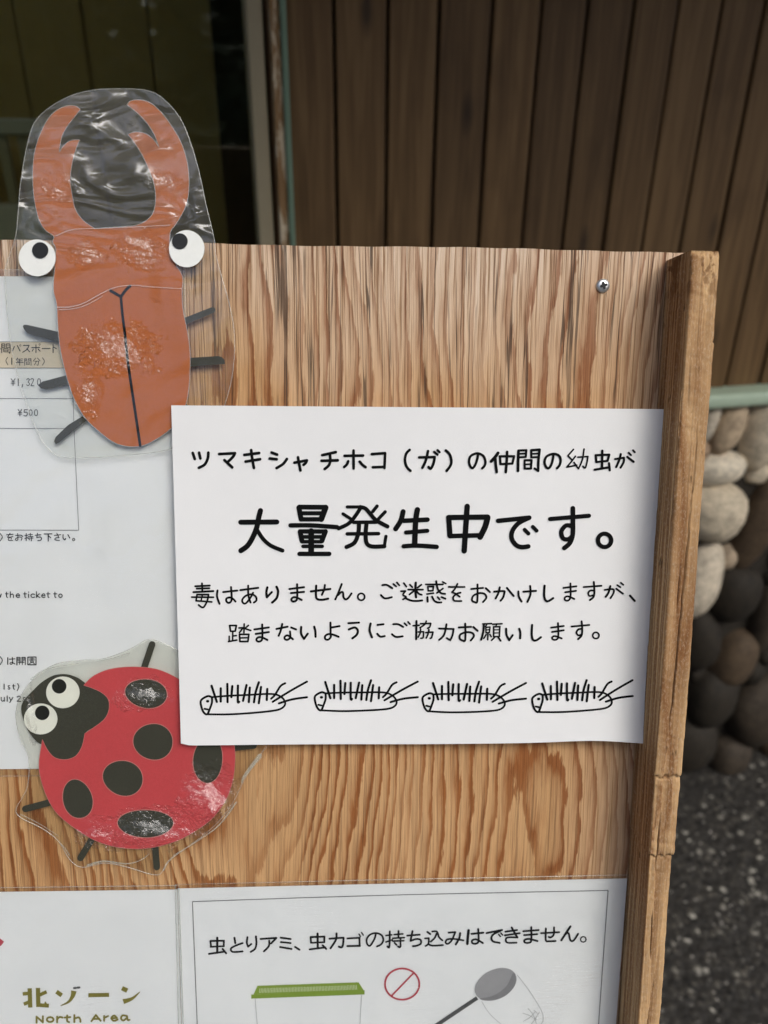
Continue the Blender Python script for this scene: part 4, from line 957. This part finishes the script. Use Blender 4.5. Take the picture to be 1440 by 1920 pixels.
ink.write(420, 1155, 6, '''65,105 140,105 140,105 128,165|18;65,105 75,170|18;75,170 128,168|17;100,175 98,270|16;100,222 140,218|16;60,225 60,278|16;52,285 145,268|17;228,88 225,185|17;170,132 215,130 215,130 175,185|17;275,105 235,140 235,140 302,162|17;175,205 280,205 280,205 270,285|18;175,205 180,285|18;180,285 270,285|18;178,245 275,242|16
;342,150 505,128;358,200 505,180;430,95 432,240 415,280 380,285 365,260 390,238 430,240 488,268;590,145 715,120;655,90 640,160 615,222;755,130 810,152;742,175 745,240 715,268 685,260 685,232 720,220 775,262
;868,125 868,200 900,258|22;900,258 942,200|22;1015,122 1028,175 1030,235|22;1210,130 1300,115;1198,75 1200,200 1200,240 1170,268 1138,258 1140,225 1175,205 1225,210 1290,235''', 20)
ink.write(640, 1155, 6, '''80,82 200,75;85,152 150,130 185,160 175,210 125,252|22;330,85 318,160 345,240|22;408,100 475,92;405,200 440,232 488,225;585,92 640,92 695,122;570,205 615,235 690,228;710,80 735,105|18;750,65 772,90|18
;808,108 875,103|17;845,55 842,260|21;890,85 1005,80 1005,80 995,120 970,135|17;955,55 940,90 885,130|17;865,178 925,174 925,174 920,240 895,248|16;892,145 886,190 865,235|16;950,185 1030,178 1030,178 1015,240 1000,248|17;985,152 975,200 955,245|17;1098,138 1262,142 1262,142 1250,210 1225,268|19;1225,268 1185,245|18;1182,90 1165,180 1140,230 1100,265''', 20)
ink.write(860, 1155, 5.143, '''0,107 118,100;62,70 62,225 35,232 10,215 15,175 75,152 130,160 145,190 115,232;140,102 180,138|18
;232,72 315,68|14;240,72 235,150 215,225|17;270,78 256,98|12;260,105 300,102 300,102 295,155|12;295,155 262,158 262,158 260,105|12;262,130 298,128|10;280,158 278,225|13;262,175 240,212|13;298,172 312,195|13;325,75 415,70|14;365,75 355,95|11;335,100 395,98 395,98 390,195|14;335,100 335,195|14;335,130 392,128|10;335,160 392,158|10;335,195 392,193|13;345,200 315,230|14;378,200 402,234|16
;455,118 460,180 485,228|18;485,228 518,180|18;582,118 592,160 590,210|18;705,82 702,180 715,225 745,230 790,200|18;888,108 1010,92|16;898,150 1010,134|16;955,65 958,185 945,220 912,225 898,205 925,190 990,212|16
;1085,98 1255,82|16;1182,48 1188,130 1180,185 1148,218|17;1182,120 1150,125 1132,155 1150,182 1182,175|16;O1318,182,30|14''', 17)
ink.build('lettering', M['ink'], PN)
CAT = [('95,158 68,152 28,175 25,205 40,250 65,267 85,225 96,190 95,158', 11), ('95,158 200,150 330,145 480,140 540,160 565,195 552,225 500,245 350,260 200,268 65,267', 10), ('48,232 68,236', 10), ('66,184 70,184', 14)]
CAT += [(q, 12) for q in ('93,85 127,188', '152,102 152,186', '194,74 196,190', '226,88 220,158', '262,85 262,186 270,188', '317,82 295,182', '338,98 332,190', '396,65 375,130 365,192', '410,95 396,198', '450,108 447,178')]
CAT += [(q, 11) for q in ('565,72 535,90 500,145 475,170', '705,62 600,120 485,190', '705,162 610,175 525,200')]
for ox, ex, ey, tx, d0, d1 in ((370, 68, 0, 705, 0, 0), (370, 798, 0, 1417, -21, -1), (780, 85, 0, 705, -16, 5), (780, 786, 0, 1383, -15, -18)):
    ink = Ink(sh, .0003)
    for st, w_ in CAT:
        pts = []
        for x, y in parse(st):
            t = (x - 68) / 637; pts.append((ox + (ex + (tx - ex) * t) / 3.4286, 1260 + (y + d0 + (d1 - d0) * t) / 3.4286))
        ink.ribbon(cr_spline(pts, step=5), w_ * 1.25 / 3.4286)
    ink.build('caterpillar_drawing', M['ink'], PN)
